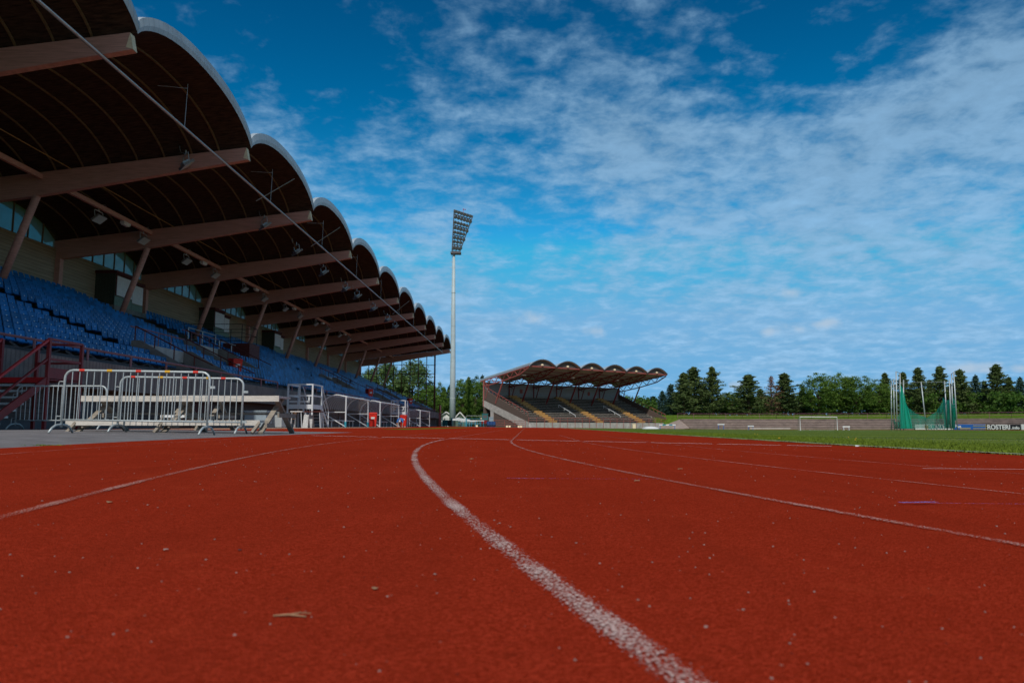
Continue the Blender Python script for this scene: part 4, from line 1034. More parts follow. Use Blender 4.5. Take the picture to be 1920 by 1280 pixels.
# ------------------------------------------------------------------ far stand
FA = R(40.1); FO = P(992, 801, 130.0); FO.z = zg(FO.x)
fu = Vector((math.cos(FA), math.sin(FA), 0)); fv = Vector((-math.sin(FA), math.cos(FA), 0))
def F(u, v, z): return FO+fu*u+fv*v+Vector((0,0,z-FO.z))
def fbox(m, u0, u1, v0, v1, z0, z1):
    return m.add([F(u0,v0,z0),F(u1,v0,z0),F(u1,v1,z0),F(u0,v1,z0),F(u0,v0,z1),F(u1,v0,z1),F(u1,v1,z1),F(u0,v1,z1)],[(0,3,2,1),(4,5,6,7),(0,1,5,4),(1,2,6,5),(2,3,7,6),(3,0,4,7)])
FLn = 36.6; NB = 6; BW = FLn/NB
FS = empty('far_stand', FO, 'smaller open stand beyond the track with six vaulted roof bays and red trusses', 'grandstand')
def rz_(v): return 10.55-v*(10.55-8.5)/14.0
def far_stand():
    zs = lambda k: .95+.335*k; NRW = 15; dv = .80; v0 = .9
    m = MB(); prof = [(v0, -.2)]
    for k in range(NRW): prof += [(v0+dv*k, zs(k)), (v0+dv*(k+1), zs(k))]
    prof += [(v0+dv*NRW, zs(NRW-1)-1.2), (v0+3.5, .2), (v0+3.4, -.2)]
    m.prism([F(.3, v, z) for v, z in prof], fu*(FLn-.6)); m.build('terrace_steps', M_step, FS)
    for k in range(NRW):
        b = MB(); fbox(b, .5, FLn-.5, v0+dv*k+.30, v0+dv*k+.60, zs(k)+.28, zs(k)+.34); fbox(b, .5, FLn-.5, v0+dv*k+.32, v0+dv*k+.36, zs(k)+.02, zs(k)+.28) if False else None
        b.build('bench_row', M_farseat, FS)
    for uc in (6.4, 18.2, 30.0):
        for k in range(NRW):
            pass
        a = MB()
        for k in range(NRW): fbox(a, uc-.9, uc+.9, v0+dv*k-.02, v0+dv*k+.70, zs(k)-.1, zs(k)+.36)
        a.build('stair_aisle', M_orange, FS)
    for uc in (12.4, 24.4):
        a = MB(); a.tube([F(uc, 1.5, 2.2), F(uc, 6.0, 4.2)], .05, 5)
        for v in (1.5, 3, 4.5, 6): a.tube([F(uc, v, 1.2+v*.42), F(uc, v, 2.2+(v-1.5)*.44)], .04, 5)
        a.build('aisle_handrail', M_whitest, FS)
    fw = MB(); fbox(fw, 0, FLn, .2, .45, -.2, .85); fw.build('front_wall', M_concL, FS)
    fr_ = MB()
    for z in (1.2, 1.65): fr_.tube([F(0, .1, z), F(FLn, .1, z)], .04, 5)
    for u in np.arange(0, FLn+.1, 1.83): fr_.tube([F(u, .1, -.1), F(u, .1, 1.65)], .04, 5)
    fr_.build('front_railing', M_rustred, FS)
    for u in (0, FLn-.25):
        s_ = MB()
        s_.prism([F(u, .3, .9), F(u, .3, 1.9), F(u, 13.2, 7.1), F(u, 13.2, 5.0), F(u, 12.6, 5.0)], fu*.25); s_.build('side_parapet', M_brownc, FS)
        b = MB(); b.prism([F(u-.04, -.2, 0), F(u-.04, .3, .95), F(u-.04, 13.2, 5.05), F(u-.04, 13.2, 3.9), F(u-.04, 10.6, 3.0), F(u-.04, 1.3, -.1)], fu*.33); b.build('raking_beam', M_concL, FS)
        c = MB(); c.prism([F(u-.03, 10.0, -.2), F(u-.03, 10.9, -.2), F(u-.03, 10.9, 4.0), F(u-.03, 10.0, 3.7)], fu*.31); c.build('concrete_pier', M_concL, FS)
        w_ = MB(); w_.prism([F(u+.06, 1.5, -.2), F(u+.06, 10.0, -.2), F(u+.06, 10.0, 2.9)], fu*.12); w_.build('infill_panel', M_brownc, FS)
        hr = MB(); pts = [F(u+.1, v, 2.4+v*.403) for v in (.4, 4, 8, 12.6)]; hr.tube(pts, .05, 5)
        for v in np.arange(.4, 12.7, 1.0): hr.tube([F(u+.1, v, 1.7+v*.40), F(u+.1, v, 2.4+v*.403)], .035, 5)
        hr.build('side_handrail', M_rustred, FS)
    bw = MB(); fbox(bw, 0, FLn, 13.1, 13.25, 4.2, 8.15); bw.build('back_wall', M_greyclad, FS)
    bt = MB(); fbox(bt, -.1, FLn+.1, 13.0, 13.4, 8.15, 8.32); bt.build('wall_coping', M_roofd, FS)
    bb = MB(); fbox(bb, 0, FLn, 12.6, 13.1, -.2, 4.0); bb.build('rear_wall', M_brownc, FS)
    for u in (9.1, 27.4): fbox(MB(), u-.3, u+.3, 13.02, 13.08, 6.5, 7.3).build('small_sign', M_rustred, FS)
    for k in range(NB+1):
        u = BW*k; mm = M_rustred if k == 0 else M_darkred
        t = MB(); top = lambda v: F(u, v, rz_(v)-.02); bc = [(0.1,rz_(0)-.25),(2.5,9.2),(7.2,8.3),(11.3,7.75),(13.2,7.6)]
        def bz(v):
            for (a, za), (c, zc) in zip(bc, bc[1:]):
                if v <= c: return za+(zc-za)*(v-a)/(c-a)
            return bc[-1][1]
        t.bar(top(0), top(13.9), .16, .18); 
        for (a, za), (c, zc) in zip(bc, bc[1:]): t.bar(F(u, a, za), F(u, c, zc), .16, .18)
        nodes = np.linspace(.8, 13, 12)
        for i in range(len(nodes)-1):
            a, c = nodes[i], nodes[i+1]
            t.bar(F(u, a, rz_(a)) if i % 2 else F(u, a, bz(a)), F(u, c, bz(c)) if i % 2 else F(u, c, rz_(c)), .09, .10)
        t.build('roof_truss', mm, FS)
        c = MB(); c.bar(F(u, 9.4, 4.3), F(u, 7.2, 8.35), .20, .20); c.build('slanted_column', mm, FS)
        c = MB(); c.bar(F(u, 13.0, 3.8), F(u, 13.0, 8.5), .2, .2); c.bar(F(u, 12.4, 5.3), F(u, 11.3, 7.8), .12, .12); c.bar(F(u, 12.9, 7.9), F(u, 11.9, 7.3), .1, .1); c.build('rear_column', mm, FS)
    ft = MB(); ft.bar(F(-.1, -.05, rz_(0)), F(FLn+.1, -.05, rz_(0)), .18, .22); ft.build('front_tie_beam', M_rustred, FS)
    pu = MB()
    for v in (2.4, 4.8, 7.2, 9.6, 12.0): pu.bar(F(0, v, rz_(v)-.25), F(FLn, v, rz_(v)-.25), .12, .12)
    pu.build('roof_purlin', M_darkred, FS)
    tt = np.linspace(-1, 1, 15)
    for k in range(NB):
        uc = BW*(k+.5); hu = BW/2; ar = lambda t: 1.12*max(0, 1-t*t)
        inn = MB(); inn.grid([[F(uc+t*hu, v, rz_(v)+ar(t)) for v in (-.35, 4, 9, 14.2)] for t in tt]); inn.build('vault_ceiling', M_vaultin, FS, smooth=True)
        out = MB(); out.grid([[F(uc+t*hu, v, rz_(v)+ar(t)+.14) for v in (-.35, 4, 9, 14.2)] for t in tt]); out.build('vault_roofing', M_zinc, FS, smooth=True)
        ed = MB(); ed.grid([[F(uc+t*hu, -.35, rz_(-.35)+ar(t)-.02), F(uc+t*hu, -.35, rz_(-.35)+ar(t)+.16)] for t in tt]); ed.build('roof_edge', M_roofd, FS)
        lu = MB(); lu.add([F(uc+t*hu, .1, rz_(0)+ar(t)) for t in tt], [tuple(range(15))]); lu.build('lunette_board', M_lun, FS)
        lm = MB(); q = F(uc-.2, -.25, rz_(0)+.28); lm.blob(q, (.26,.22,.22), 8, 5); lm.build('roof_lamp', M_endg, FS)
        if k % 2 == 0: 
            lm = MB(); fbox(lm, uc-.3, uc+.5, 5, 5.3, rz_(5)-.55, rz_(5)-.32); lm.build('strip_lamp', M_shut, FS)
    # steel end sheet along the left edge of the roof
    es = MB(); es.prism([F(-.06, -.35, rz_(-.35)-.05), F(-.06, 14.2, rz_(14.2)-.05), F(-.06, 14.2, rz_(14.2)+.42), F(-.06, -.35, rz_(-.35)+.42)], fu*.05); es.build('side_fascia', M_bluegrey, FS)
far_stand()
# railing in front of the stand's left part
def rail(name, pts, zr, m, label, rad=.04, step=2.0, cat='railing', posts=True, n=3):
    e = empty(name, pts[0], label, cat); 
    for z in (zr if isinstance(zr, (list, tuple)) else [zr]):
        t = MB(); t.tube([Vector(p)+Vector((0,0,z)) for p in pts], rad, 5); t.build('rail', m, e)
    zt = max(zr) if isinstance(zr, (list, tuple)) else zr; t = MB()
    for a, b in zip(pts, pts[1:]):
        a = Vector(a); b = Vector(b); k = max(1, round((b-a).length/step))
        for i in range(k+1): q = a.lerp(b, i/k); t.tube([q, q+Vector((0,0,zt))], rad, 5)
    t.build('posts', m, e); return e
rail('metal_railing', [gp(926, 129), gp(985, 129.4)], [.35,.7,1.1], M_rustred, 'thin red railing in front of the left end of the far stand')

# ------------------------------------------------------------------ far terrace and banks
def cpt(Rr, a, z, cx=CX, cy=CY2): return (cx-Rr*math.cos(a), cy+Rr*math.sin(a), z)
ZB = -.40
tm = MB(); A0, A1, NA_ = R(75.5), R(168), 60
prof = [(54.4, ZB)]; nst = 6
for k in range(nst): prof += [(54.4+.8*k+.04, ZB+.34*(k+1)-.11), (54.4+.8*k-.10, ZB+.34*(k+1)-.10), (54.4+.8*k-.10, ZB+.34*(k+1)), (54.4+.8*(k+1)+.04, ZB+.34*(k+1)+.0)]
rows = [[cpt(r, A0+(A1-A0)*i/NA_, z) for r, z in prof] for i in range(NA_+1)]
tm.grid(rows)
TE = empty('concrete_terrace', cpt(54.4, A0, ZB), 'low curved concrete standing terrace across the field, from the far stand to the right edge', 'terrace')
tm.build('steps', M_terr, TE)
en = MB(); en.add([cpt(r, A0, z) for r, z in prof]+[cpt(59.2, A0, ZB), ], [tuple(range(len(prof)+1))]); en.prism([cpt(54.4, A0-.07, ZB), cpt(59.5, A0-.10, ZB), cpt(59.3, A0, ZB+2.0), cpt(54.6, A0, ZB+.2)], (.3,.3,0)); en.build('end_slope', M_terr, TE)
bk = MB(); profb = [(58.7, ZB), (59.2, ZB+2.03), (59.8, ZB+2.1), (64, ZB+2.9), (75, ZB+3.1), (120, ZB+3.2)]
bk.grid([[cpt(r, R(67)+(R(185)-R(67))*i/70, z if i > 2 else ZB+(z-ZB)*((i+1)/4)) for r, z in profb] for i in range(71)])
tag(bk.build('grass_bank', M_grass), kind='structure')['label'] = 'grass bank behind the concrete terrace'
rl_pts = [cpt(59.9, A0+R(0)+(A1-A0)*i/14, ZB+2.1) for i in range(0, 15)]
rail('bank_railing', rl_pts, [.55, 1.05], M_pinkrail, 'long thin reddish railing along the top of the concrete terrace', rad=.035, step=3.4)
def bankz(x, y):
    r = math.hypot(x-CX, y-CY2)
    if r < 60: return ZB+2.1
    if r < 64: return ZB+2.1+.8*(r-60)/4
    return ZB+2.9+.2*(min(r, 75)-64)/11

# ------------------------------------------------------------------ goal
def goal():
    p = G(1500, 804); Y = 118; a = gp(1500.5, Y); b = gp(1570, Y+1.5); a.z = zg(a.x); b.z = zg(b.x)
    h = P(1496, 781.5, Y).z-a.z
    e = empty('football_goal', a, 'white football goal standing on the field before the concrete terrace', 'goal')
    f = MB(); up = Vector((0,0,h)); back = Vector((.1, 1.4, 0))
    f.tube([a, a+up, b+up, b], .06, 8); f.build('goal_frame', M_white, e)
    f = MB()
    for q in (a, b): f.tube([q+up, q+up*.95+back*.5, q+back], .025, 6)
    f.tube([a+back, b+back], .025, 6); f.build('rear_frame', M_galv, e)
goal()

# ------------------------------------------------------------------ throwing cage with green nets
def cage():
    Yc = 124.0; z0 = ZB+.0
    e = empty('throwing_cage', (gp(1730, Yc).x, Yc, z0), 'tall throwing cage of grey poles with torn green nets on the right of the field', 'cage')
    poles = [(1671,1671.5,714,3),(1675.5,1677,711,1),(1680,1682,696,-1),(1687.5,1688,699,0),(1694,1694,712,2),(1727,1737,716,4),(1771,1776,714,2),(1780,1783.5,711,-1),(1784,1787,700,1),(1788,1795,697,-2)]
    pp_ = []
    for xt, xb, yt, dy in poles:
        Y = Yc+dy; t_ = P(xt, yt, Y); b_ = P(xb, 803, Y); b_.z = zg(b_.x)
        m = MB(); m.tube([b_, t_], .085, 8); m.build('pole', M_galv, e, smooth=True); pp_.append((b_, t_))
    m = MB()
    for (i, j, us) in ((2,3,(.995,.72,.42,.35)),(8,9,(.99,.8,.45,.4)),(0,1,(.98,))):
        for u in us: m.tube([pp_[i][0].lerp(pp_[i][1], u), pp_[j][0].lerp(pp_[j][1], u)], .05, 6)
    m.build('cross_bar', M_galv, e)
    m = MB(); m.tube([P(1680,718,Yc), P(1727,716,Yc+4), P(1784,716,Yc+1)], .025, 5); m.tube([P(1676,716,Yc), P(1694,720,Yc+2)], .02, 5); m.build('cable', M_galv, e)
    def cloth(name, top, bot, m, nf, amp, Ya, Yb, nrow=10, parent=e):
        """top, bot: pixel polylines of equal length, hung between depths Ya..Yb, with folds"""
        rows = []; n = 40
        def smp(pl, u):
            t = u*(len(pl)-1); i = min(int(t), len(pl)-2); f = t-i; return (pl[i][0]+(pl[i+1][0]-pl[i][0])*f, pl[i][1]+(pl[i+1][1]-pl[i][1])*f)
        for i in range(n+1):
            u = i/n; a = smp(top, u); b = smp(bot, u); Y = Ya+(Yb-Ya)*u; r = []
            for j in range(nrow+1):
                w_ = j/nrow; q = P(a[0]+(b[0]-a[0])*w_, a[1]+(b[1]-a[1])*w_, Y)
                f = math.sin(u*nf*math.tau+w_*1.5)*amp*(.5+w_)+math.sin(u*nf*2.7*math.tau+1)*amp*.35
                r.append(q+Vector((f*.25, f, 0)))
            rows.append(r)
        g_ = MB(); g_.grid(rows); return g_.build(name, m, parent, smooth=True)
    cloth('front_net', [(1688,719),(1691,726),(1695,738),(1698,752),(1703,768)], [(1690,803),(1695,803),(1701,803),(1707,803),(1713,803)], M_netD, 3, .25, Yc-1, Yc+.5)
    cloth('rear_net', [(1682,782),(1689,770),(1697,757),(1704,765),(1712,771),(1722,777),(1738,783),(1748,776),(1757,770),(1764,758),(1769,744)],
          [(1680,803),(1688,803),(1697,803),(1706,803),(1715,803),(1724,803),(1738,803),(1748,803),(1757,803),(1765,803),(1771,803)], M_netT, 5, .35, Yc+3, Yc+4.5)
    cloth('low_net', [(1672,786),(1680,790),(1690,792)], [(1679,803),(1684,803),(1690,803)], M_netT, 1, .2, Yc+1, Yc)
    cloth('side_net', [(1768,744),(1773,752),(1776,750),(1779,749),(1783,754),(1787,765),(1789,778)], [(1773,803),(1774,803),(1777,803),(1782,803),(1785,803),(1787,803),(1791,803)], M_netD, 5, .4, Yc+3, Yc-1)
    cloth('bunched_net', [(1787,742),(1790,752),(1791,764)], [(1789,775),(1791,782),(1792,790)], M_netD, 2, .3, Yc+1, Yc-1)
cage()

# ------------------------------------------------------------------ banners
def CR(px, r=53.9):
    d = pray(px, 800); k = d.x/d.y; A = 1+k*k; Bq = -2*(k*CX+CY2); Cq = CX*CX+CY2*CY2-r*r
    Y = (-Bq+math.sqrt(Bq*Bq-4*A*Cq))/(2*A); return Vector((k*Y, Y, 0))
def banner(x0, x1, Y0_, Y1_, m, label, parts=()):
    a = CR(x0); b = CR(x1); a.z = b.z = ZB+.03; h = .95
    d = (b-a).normalized(); n = Vector((d.y, -d.x, 0))
    e = empty('advert_banner', a, label, 'banner', 'advertising banners along the foot of the terrace')
    mb = MB(); mb.prism([a, b, b+Vector((0,0,h)), a+Vector((0,0,h))], -n*.04); mb.build('board', m, e)
    fr_ = MB(); 
    for q in (a, b): fr_.bar(q-n*.06, q-n*.06+Vector((0,0,h+.02)), .05, .05, up=n)
    fr_.build('frame', M_galv, e)
    for (txt, u, u1_, size, tm_, dz) in parts:
        c = bpy.data.curves.new('lettering', 'FONT'); c.body = txt; c.size = size; c.extrude = .004; c.align_x = 'LEFT'; c.materials.append(tm_); c.offset = size*.035
        tmp = bpy.data.objects.new('t', c); COL.objects.link(tmp); bpy.context.view_layer.update()
        me = bpy.data.meshes.new_from_object(tmp.evaluated_get(bpy.context.evaluated_depsgraph_get())); bpy.data.objects.remove(tmp)
        wx = max(v.co.x for v in me.vertices); fx = (u1_-u)*(b-a).length/wx
        for v in me.vertices: v.co.x *= fx
        o = bpy.data.objects.new('lettering', me); COL.objects.link(o); o.parent = e
        L_ = (b-a).length; p = a+d*(L_*u)+n*.012+Vector((0,0,dz))-a
        o.matrix_local = Matrix(((d.x, 0, n.x, p.x), (d.y, 0, n.y, p.y), (0, 1, 0, p.z), (0,0,0,1)))
    return e, a, d, n
M_inkgreen = mat('dark_teal_ink', (.03,.16,.16), rough=.6, var=.05)
M_barrel = mat('dull_blue_plastic', (.02,.07,.22), rough=.6, var=.2)
M_navy = mat('blue_banner', (.02,.12,.42), rough=.5, var=.1)
M_blk = mat('black_banner', (.018,.020,.024), rough=.5, var=.1)
M_yeli = mat('mustard_ink', (.45,.36,.10), rough=.6, var=.05)
e, a, d, n = banner(1716, 1788, 147.5, 144.2, M_white, 'white advertising banner reading SUIKIVAT, behind the green nets', [('SUIKIVAT', .335, .80, 1.12, M_inkgreen, .09)])
mb = MB(); mb.prism([a+d*1.6+n*.02+Vector((0,0,.15)), a+d*2.2+n*.02+Vector((0,0,.15)), a+d*2.2+n*.02+Vector((0,0,.80)), a+d*1.6+n*.02+Vector((0,0,.80))], n*.01); mb.build('emblem', M_orange, e)
e, a, d, n = banner(1789, 1847.5, 143.4, 140.5, M_navy, 'blue advertising banner with small pale and mustard writing', [('Plus', .02, .23, .7, M_label, .36)])
mb = MB()
for z in (.62, .14): mb.prism([a+d*3.0+n*.02+Vector((0,0,z)), a+d*5.6+n*.02+Vector((0,0,z)), a+d*5.6+n*.02+Vector((0,0,z+.12)), a+d*3.0+n*.02+Vector((0,0,z+.12))], n*.01)
mb.prism([a+d*.9+n*.02+Vector((0,0,.12)), a+d*2.6+n*.02+Vector((0,0,.12)), a+d*2.6+n*.02+Vector((0,0,.30)), a+d*.9+n*.02+Vector((0,0,.30))], n*.01)
mb.build('small_print', M_yeli, e)
banner(1848.5, 1914, 140.4, 136.8, M_blk, 'black advertising banner reading ROSTERI .info, at the right edge', [('ROSTERI', .035, .70, 1.12, M_label, .08), ('.info', .735, .965, .66, M_label, .12)])
banner(1915, 1950, 136.5, 135, M_label, 'plain white end of a banner at the right edge of the photo')

# ------------------------------------------------------------------ hurdles and field gear
def hurdle_bar(x0, x1, yt, Y, label, stripes_=5, legm=M_bluep):
    a, b = gp(x0, Y), gp(x1, Y); zt = P(x0, yt, Y).z; e = empty('barrier_hurdle', a, label, 'hurdle', 'blue and white hurdles')
    for i in range(stripes_):
        q, r = a.lerp(b, i/stripes_), a.lerp(b, (i+1)/stripes_)
        MB().box(q.x, r.x, Y-.03, Y+.03, zt-.17, zt).build('striped_bar', M_white if i % 2 == 0 else M_cyan, e)
    for x in (a.x+.15, b.x-.15):
        l = MB(); l.box(x-.04, x+.04, Y-.03, Y+.03, a.z, zt-.17); l.box(x-.05, x+.05, Y-.1, Y+.6, a.z, a.z+.06); l.build('leg', legm, e)
hurdle_bar(1236, 1267, 795.3, 122, 'long blue and white striped hurdle right of the far stand')
hurdle_bar(1345.5, 1358.5, 794.3, 128, 'small white topped hurdle with blue legs before the terrace', 1)
hurdle_bar(1402, 1413.5, 797.5, 126, 'dark blue low frame hurdle left of the goal', 1, M_navy)
hurdle_bar(1580, 1593.5, 798.5, 124, 'low white hurdle right of the goal', 1, M_whitest)
def mound(x0, x1, yt, Y, m, label, name='landing_mat', cat='mat'):
    a, b = gp(x0, Y), gp(x1, Y); h = P(x0, yt, Y).z-a.z; c = (a+b)/2; mb = MB(); L_ = (b-a).length
    rows = []
    for i in range(13):
        t = -1+2*i/12; rows.append([(c.x+t*L_/2, c.y+s_*1.6, a.z+h*max(0, 1-t*t)**.5*max(0, 1-s_*s_)**.5) for s_ in np.linspace(-1, 1, 7)])
    mb.grid(rows); o = mb.build(name, m, smooth=True); tag(o, label, cat)
mound(1205, 1234, 799, 119, M_white, 'white covered landing mat lying before the far stand')
crate(1189, 122, .5, .75, M_endg, 'small cream box on the field before the far stand stairs', 'cream_box', 'box')
for i, (x, lb) in enumerate([(950.5,'leftmost pale starting block before the far stand'),(955.5,'second pale starting block from the left'),(972.5,'third pale starting block from the left'),(977,'rightmost pale starting block before the far stand'),(894,'pale starting block near the stacked hurdles')]):
    p = gp(x, 112); e = empty('starting_block', p, lb, 'starting block', 'pale starting blocks on the far track')
    m = MB(); m.add([(p.x-.14,p.y-.1,p.z),(p.x+.14,p.y-.1,p.z),(p.x+.14,p.y+.2,p.z),(p.x-.14,p.y+.2,p.z),(p.x-.14,p.y+.1,p.z+.26),(p.x+.14,p.y+.1,p.z+.26)],[(0,1,2,3),(0,4,5,1),(3,2,5,4),(0,3,4),(1,5,2)]); m.build('pedal', M_endg, e)
    MB().box(p.x-.03, p.x+.03, p.y-.5, p.y+.25, p.z, p.z+.03).build('rail', M_galv, e)
low = MB(); low.box(gp(1280,135).x, gp(1325,135).x, 124, 124.1, ZB, ZB+.3)
def plank(x0, x1, yt, Y, m, label):
    a, b = gp(x0, Y), gp(x1, Y); zt = P(x0, yt, Y).z; tag(MB().box(a.x, b.x, Y, Y+.12, zt-.14, zt).build('kerb_board', m), label, 'board')
plank(1406, 1482, 802, 116, M_concL, 'long low white board lying on the field left of the goal')

# ------------------------------------------------------------------ yard left of the far stand
def cottage(x0, x1, yt, ye, Y, label, wallm, roofm, gable=True, base=803):
    a, b = P(x0, base, Y), P(x1, base, Y); z0 = zg(a.x); ze = P(x0, ye, Y).z; zt = P((x0+x1)/2, yt, Y).z; D = 4.5
    e = empty('cottage', (a.x, Y, z0), label, 'cottage'); xm = (a.x+b.x)/2
    m = MB(); m.prism([(a.x,Y,z0),(b.x,Y,z0),(b.x,Y,ze),(xm,Y,zt),(a.x,Y,ze)], (0,D,0)); m.build('walls', wallm, e)
    o_ = .35; sl = (zt-ze)/(xm-a.x)
    r_ = MB()
    for sx in (-1, 1):
        xe = xm+sx*((b.x-a.x)/2+o_); zee = ze-sl*o_
        r_.prism([(xm,Y-.4,zt+.03),(xe,Y-.4,zee+.03),(xe,Y-.4,zee+.13),(xm,Y-.4,zt+.15)], (0,D+.8,0))
    r_.build('roof', roofm, e)
    f = MB()
    for sx in (-1, 1):
        xe = xm+sx*((b.x-a.x)/2+o_); zee = ze-sl*o_; f.bar((xm,Y-.42,zt+.12),(xe,Y-.42,zee+.10), .04, .22)
    f.build('verge_board', M_white, e)
    dd = MB().box(xm-.45, xm+.45, Y-.03, Y+.0, z0, z0+2.0).build('door', M_label if wallm is M_white else M_gdark, e)
    MB().box(xm+.3, xm+.36, Y-.06, Y-.03, z0+.95, z0+1.1).build('handle', M_roofd, dd)
cottage(827, 846.5, 773, 779.5, 165, 'small white cottage with pale gable roof left of the mast base', M_white, M_roofd)
cottage(852, 873, 773.5, 785, 168, 'green gabled hut with white verge boards right of the mast base', M_green, M_roofd)
def gate_post(x, yt, Y, label, m=M_cyan):
    a = gp(x, Y); t_ = P(x, yt, Y); e = empty('gate_post', a, label, 'post', 'turquoise gate posts'); MB().box(a.x-.09, a.x+.09, Y-.09, Y+.09, a.z, t_.z).build('shaft', m, e); MB().box(a.x-.12, a.x+.12, Y-.12, Y+.12, t_.z, t_.z+.06).build('cap', m, e)
gate_post(847.3, 784, 128, 'left turquoise gate post, just below the mast'); gate_post(874.2, 785, 128, 'middle turquoise gate post among the stacked hurdles'); 
rail('gate_fence', [gp(848, 128.2), gp(874, 128.2), gp(900, 128.2)], [.5, 1.0, 1.35], M_cyan, 'light turquoise fence between the gate posts', rad=.03, step=1.6, cat='fence')
rail('dark_fence', [gp(822, 124), gp(846, 124)], [.4, .8, 1.3], M_black, 'black railing in front of the small white cottage', rad=.03, step=1.2, cat='fence')
def container(x0, x1, yt, Y, m, label, name='waste_container', cat='container', D=1.6):
    a, b = gp(x0, Y), gp(x1, Y); zt = P(x0, yt, Y).z; e = empty(name, a, label, cat)
    k = MB(); k.box(a.x, b.x, Y, Y+D, a.z+.1, zt-.12)
    for x in np.linspace(a.x+.1, b.x-.1, 5): k.box(x-.03, x+.03, Y-.04, Y, a.z+.15, zt-.15)
    k.build('body', m, e); MB().box(a.x-.04, b.x+.04, Y-.05, Y+D+.05, zt-.12, zt).build('lid', m, e)
    for x in (a.x+.2, b.x-.2): MB().tube([(x-.05, Y+.2, a.z+.1), (x+.05, Y+.2, a.z+.1)], .1, 8).build('wheel', M_black, e)
container(829.5, 838.5, 787, 126, M_teal, 'dark green waste container beside the white cottage')
container(839, 846, 787.5, 126.5, M_black, 'dark blue grey waste container against the left gate post')
container(903, 912, 794, 127, M_black, 'low black box in front of the small tractor', D=1.0)
container(913, 929, 796.5, 126, M_black, 'long low dark box at the foot of the far stand pier', D=.8)
container(917, 924.5, 781.5, 131, M_bluegrey, 'upright pale grey cabinet beside the far stand pier', 'metal_cabinet', 'cabinet', D=1.0)
def marquee(x0, x1, yt, yb, Y, label, m=M_white):
    a, b = P(x0, yt, Y), P(x1, yt, Y); zb = P(x0, yb, Y).z; z0 = zg(a.x); e = empty('marquee', (a.x, Y, z0), label, 'tent'); xm = a.x*.65+b.x*.35
    r_ = MB(); r_.prism([(a.x,Y,zb),(a.x+.2,Y,a.z-.1),(xm,Y,a.z+.1),(b.x,Y,zb+.15),(b.x,Y,zb)], (0,3,0)); r_.build('canopy', m, e)
    p_ = MB()
    for x in (a.x+.1, b.x-.1):
        for y in (Y+.1, Y+2.9): p_.tube([(x,y,z0),(x,y,zb)], .04, 5)
    p_.build('pole', M_galv, e)
marquee(846.5, 881, 783.5, 788, 140, 'white canopy sheet right behind the mast base')
marquee(862, 893, 788, 790.5, 136, 'lower white covered pile beyond the turquoise gate')
# stacked hurdles
hp = None
HX = [(866,792,129),(872,791.5,129.6),(879,791,130.2),(886,790,127.4),(890,792,126.4),(896,791,128.6),(901,793,126.8)]
HL = ['leftmost hurdle of the row, right of the left gate post','second hurdle of the row from the left','third hurdle from the left, behind the middle gate post','fourth hurdle from the left with white board','fifth hurdle from the left, nearest to the track','sixth hurdle from the left','rightmost hurdle beside the black box']
for (x, yt, Y), lb in zip(HX, HL):
    if hp is None:
        hp = empty('athletics_hurdle', (0,0,0), lb, 'hurdle', 'stacked athletics hurdles beyond the track')
        MB().box(-.6,.6,-.02,.02,.93,1.06).build('top_board', M_white, hp)
        for sx in (-.5,.5): l = MB(); l.box(sx-.03,sx+.03,-.02,.02,.03,.93); l.box(sx-.03,sx+.03,-.02,.6,0,.06); l.build('leg', M_cyan if sx < 0 else M_cyan, hp)
        o = hp
    else: o = copy_tree(hp)
    o.location = gp(x, Y); o.rotation_euler = (0,0,R(8*(HX.index((x,yt,Y))%3)-6)); o['label'] = lb
def tractor():
    p = gp(908.5, 131); e = empty('small_tractor', p, 'small teal and dark red tractor parked beside the far stand', 'tractor')
    x, y, z = p
    MB().box(x-.55, x+.45, y, y+1.1, z+.55, z+1.15).build('hood', M_darkred, e)
    c = MB(); c.add([(x-.5,y+.3,z+1.15),(x+.6,y+.3,z+1.15),(x+.6,y+1.5,z+1.15),(x-.5,y+1.5,z+1.15),(x-.4,y+.4,z+2.15),(x+.5,y+.4,z+2.15),(x+.5,y+1.4,z+2.15),(x-.4,y+1.4,z+2.15)],[(0,3,2,1),(4,5,6,7),(0,1,5,4),(1,2,6,5),(2,3,7,6),(3,0,4,7)]); c.build('cab', M_teal, e)
    MB().box(x-.5, x+.6, y+.35, y+1.45, z+2.15, z+2.27).build('cab_roof', M_teal, e)
    MB().box(x-.3, x+.4, y+.33, y+.345, z+1.4, z+2.0).build('windscreen', M_roofd, e)
    for dx, r in ((-.65,.42),(.65,.42)):
        w_ = MB().tube([(x+dx-.12,y+.1,z+r),(x+dx+.12,y+.1,z+r)], r, 14).build('wheel', M_black, e); MB().tube([(x+dx-.13,y+.1,z+r),(x+dx+.13,y+.1,z+r)], r*.45, 10).build('rim', M_redsteel, w_)
    MB().blob((x-.6,y+.3,z+1.4),(.12,.12,.2),8,5).build('lamp', M_endg, e)
tractor()
for i, (x, lb) in enumerate([(915.5,'left blue plastic barrel below the grey cabinet'),(921,'middle blue plastic barrel below the grey cabinet'),(926,'right blue plastic barrel against the concrete pier')]):
    p = gp(x, 128.5); e = empty('barrel', p, lb, 'barrel', 'blue barrels'); MB().tube([p, p+Vector((0,0,.1)), p+Vector((0,0,.45)), p+Vector((0,0,.85)), p+Vector((0,0,.9))], [.25,.28,.30,.28,.24], 12).build('body', M_barrel, e); MB().tube([p+Vector((0,0,.9)), p+Vector((0,0,.94))], .25, 12).build('lid', M_black, e)
rail('wire_fence', [gp(874, 150), gp(926, 150)], [.6, 2.1], M_galv, 'thin wire fence with posts below the trees behind the hurdles', rad=.03, step=3, cat='fence')
container(816.5, 823, 782, 123, M_brownc, 'brown board hut end just right of the grandstand gate', 'low_shed', 'shed', D=2.0)

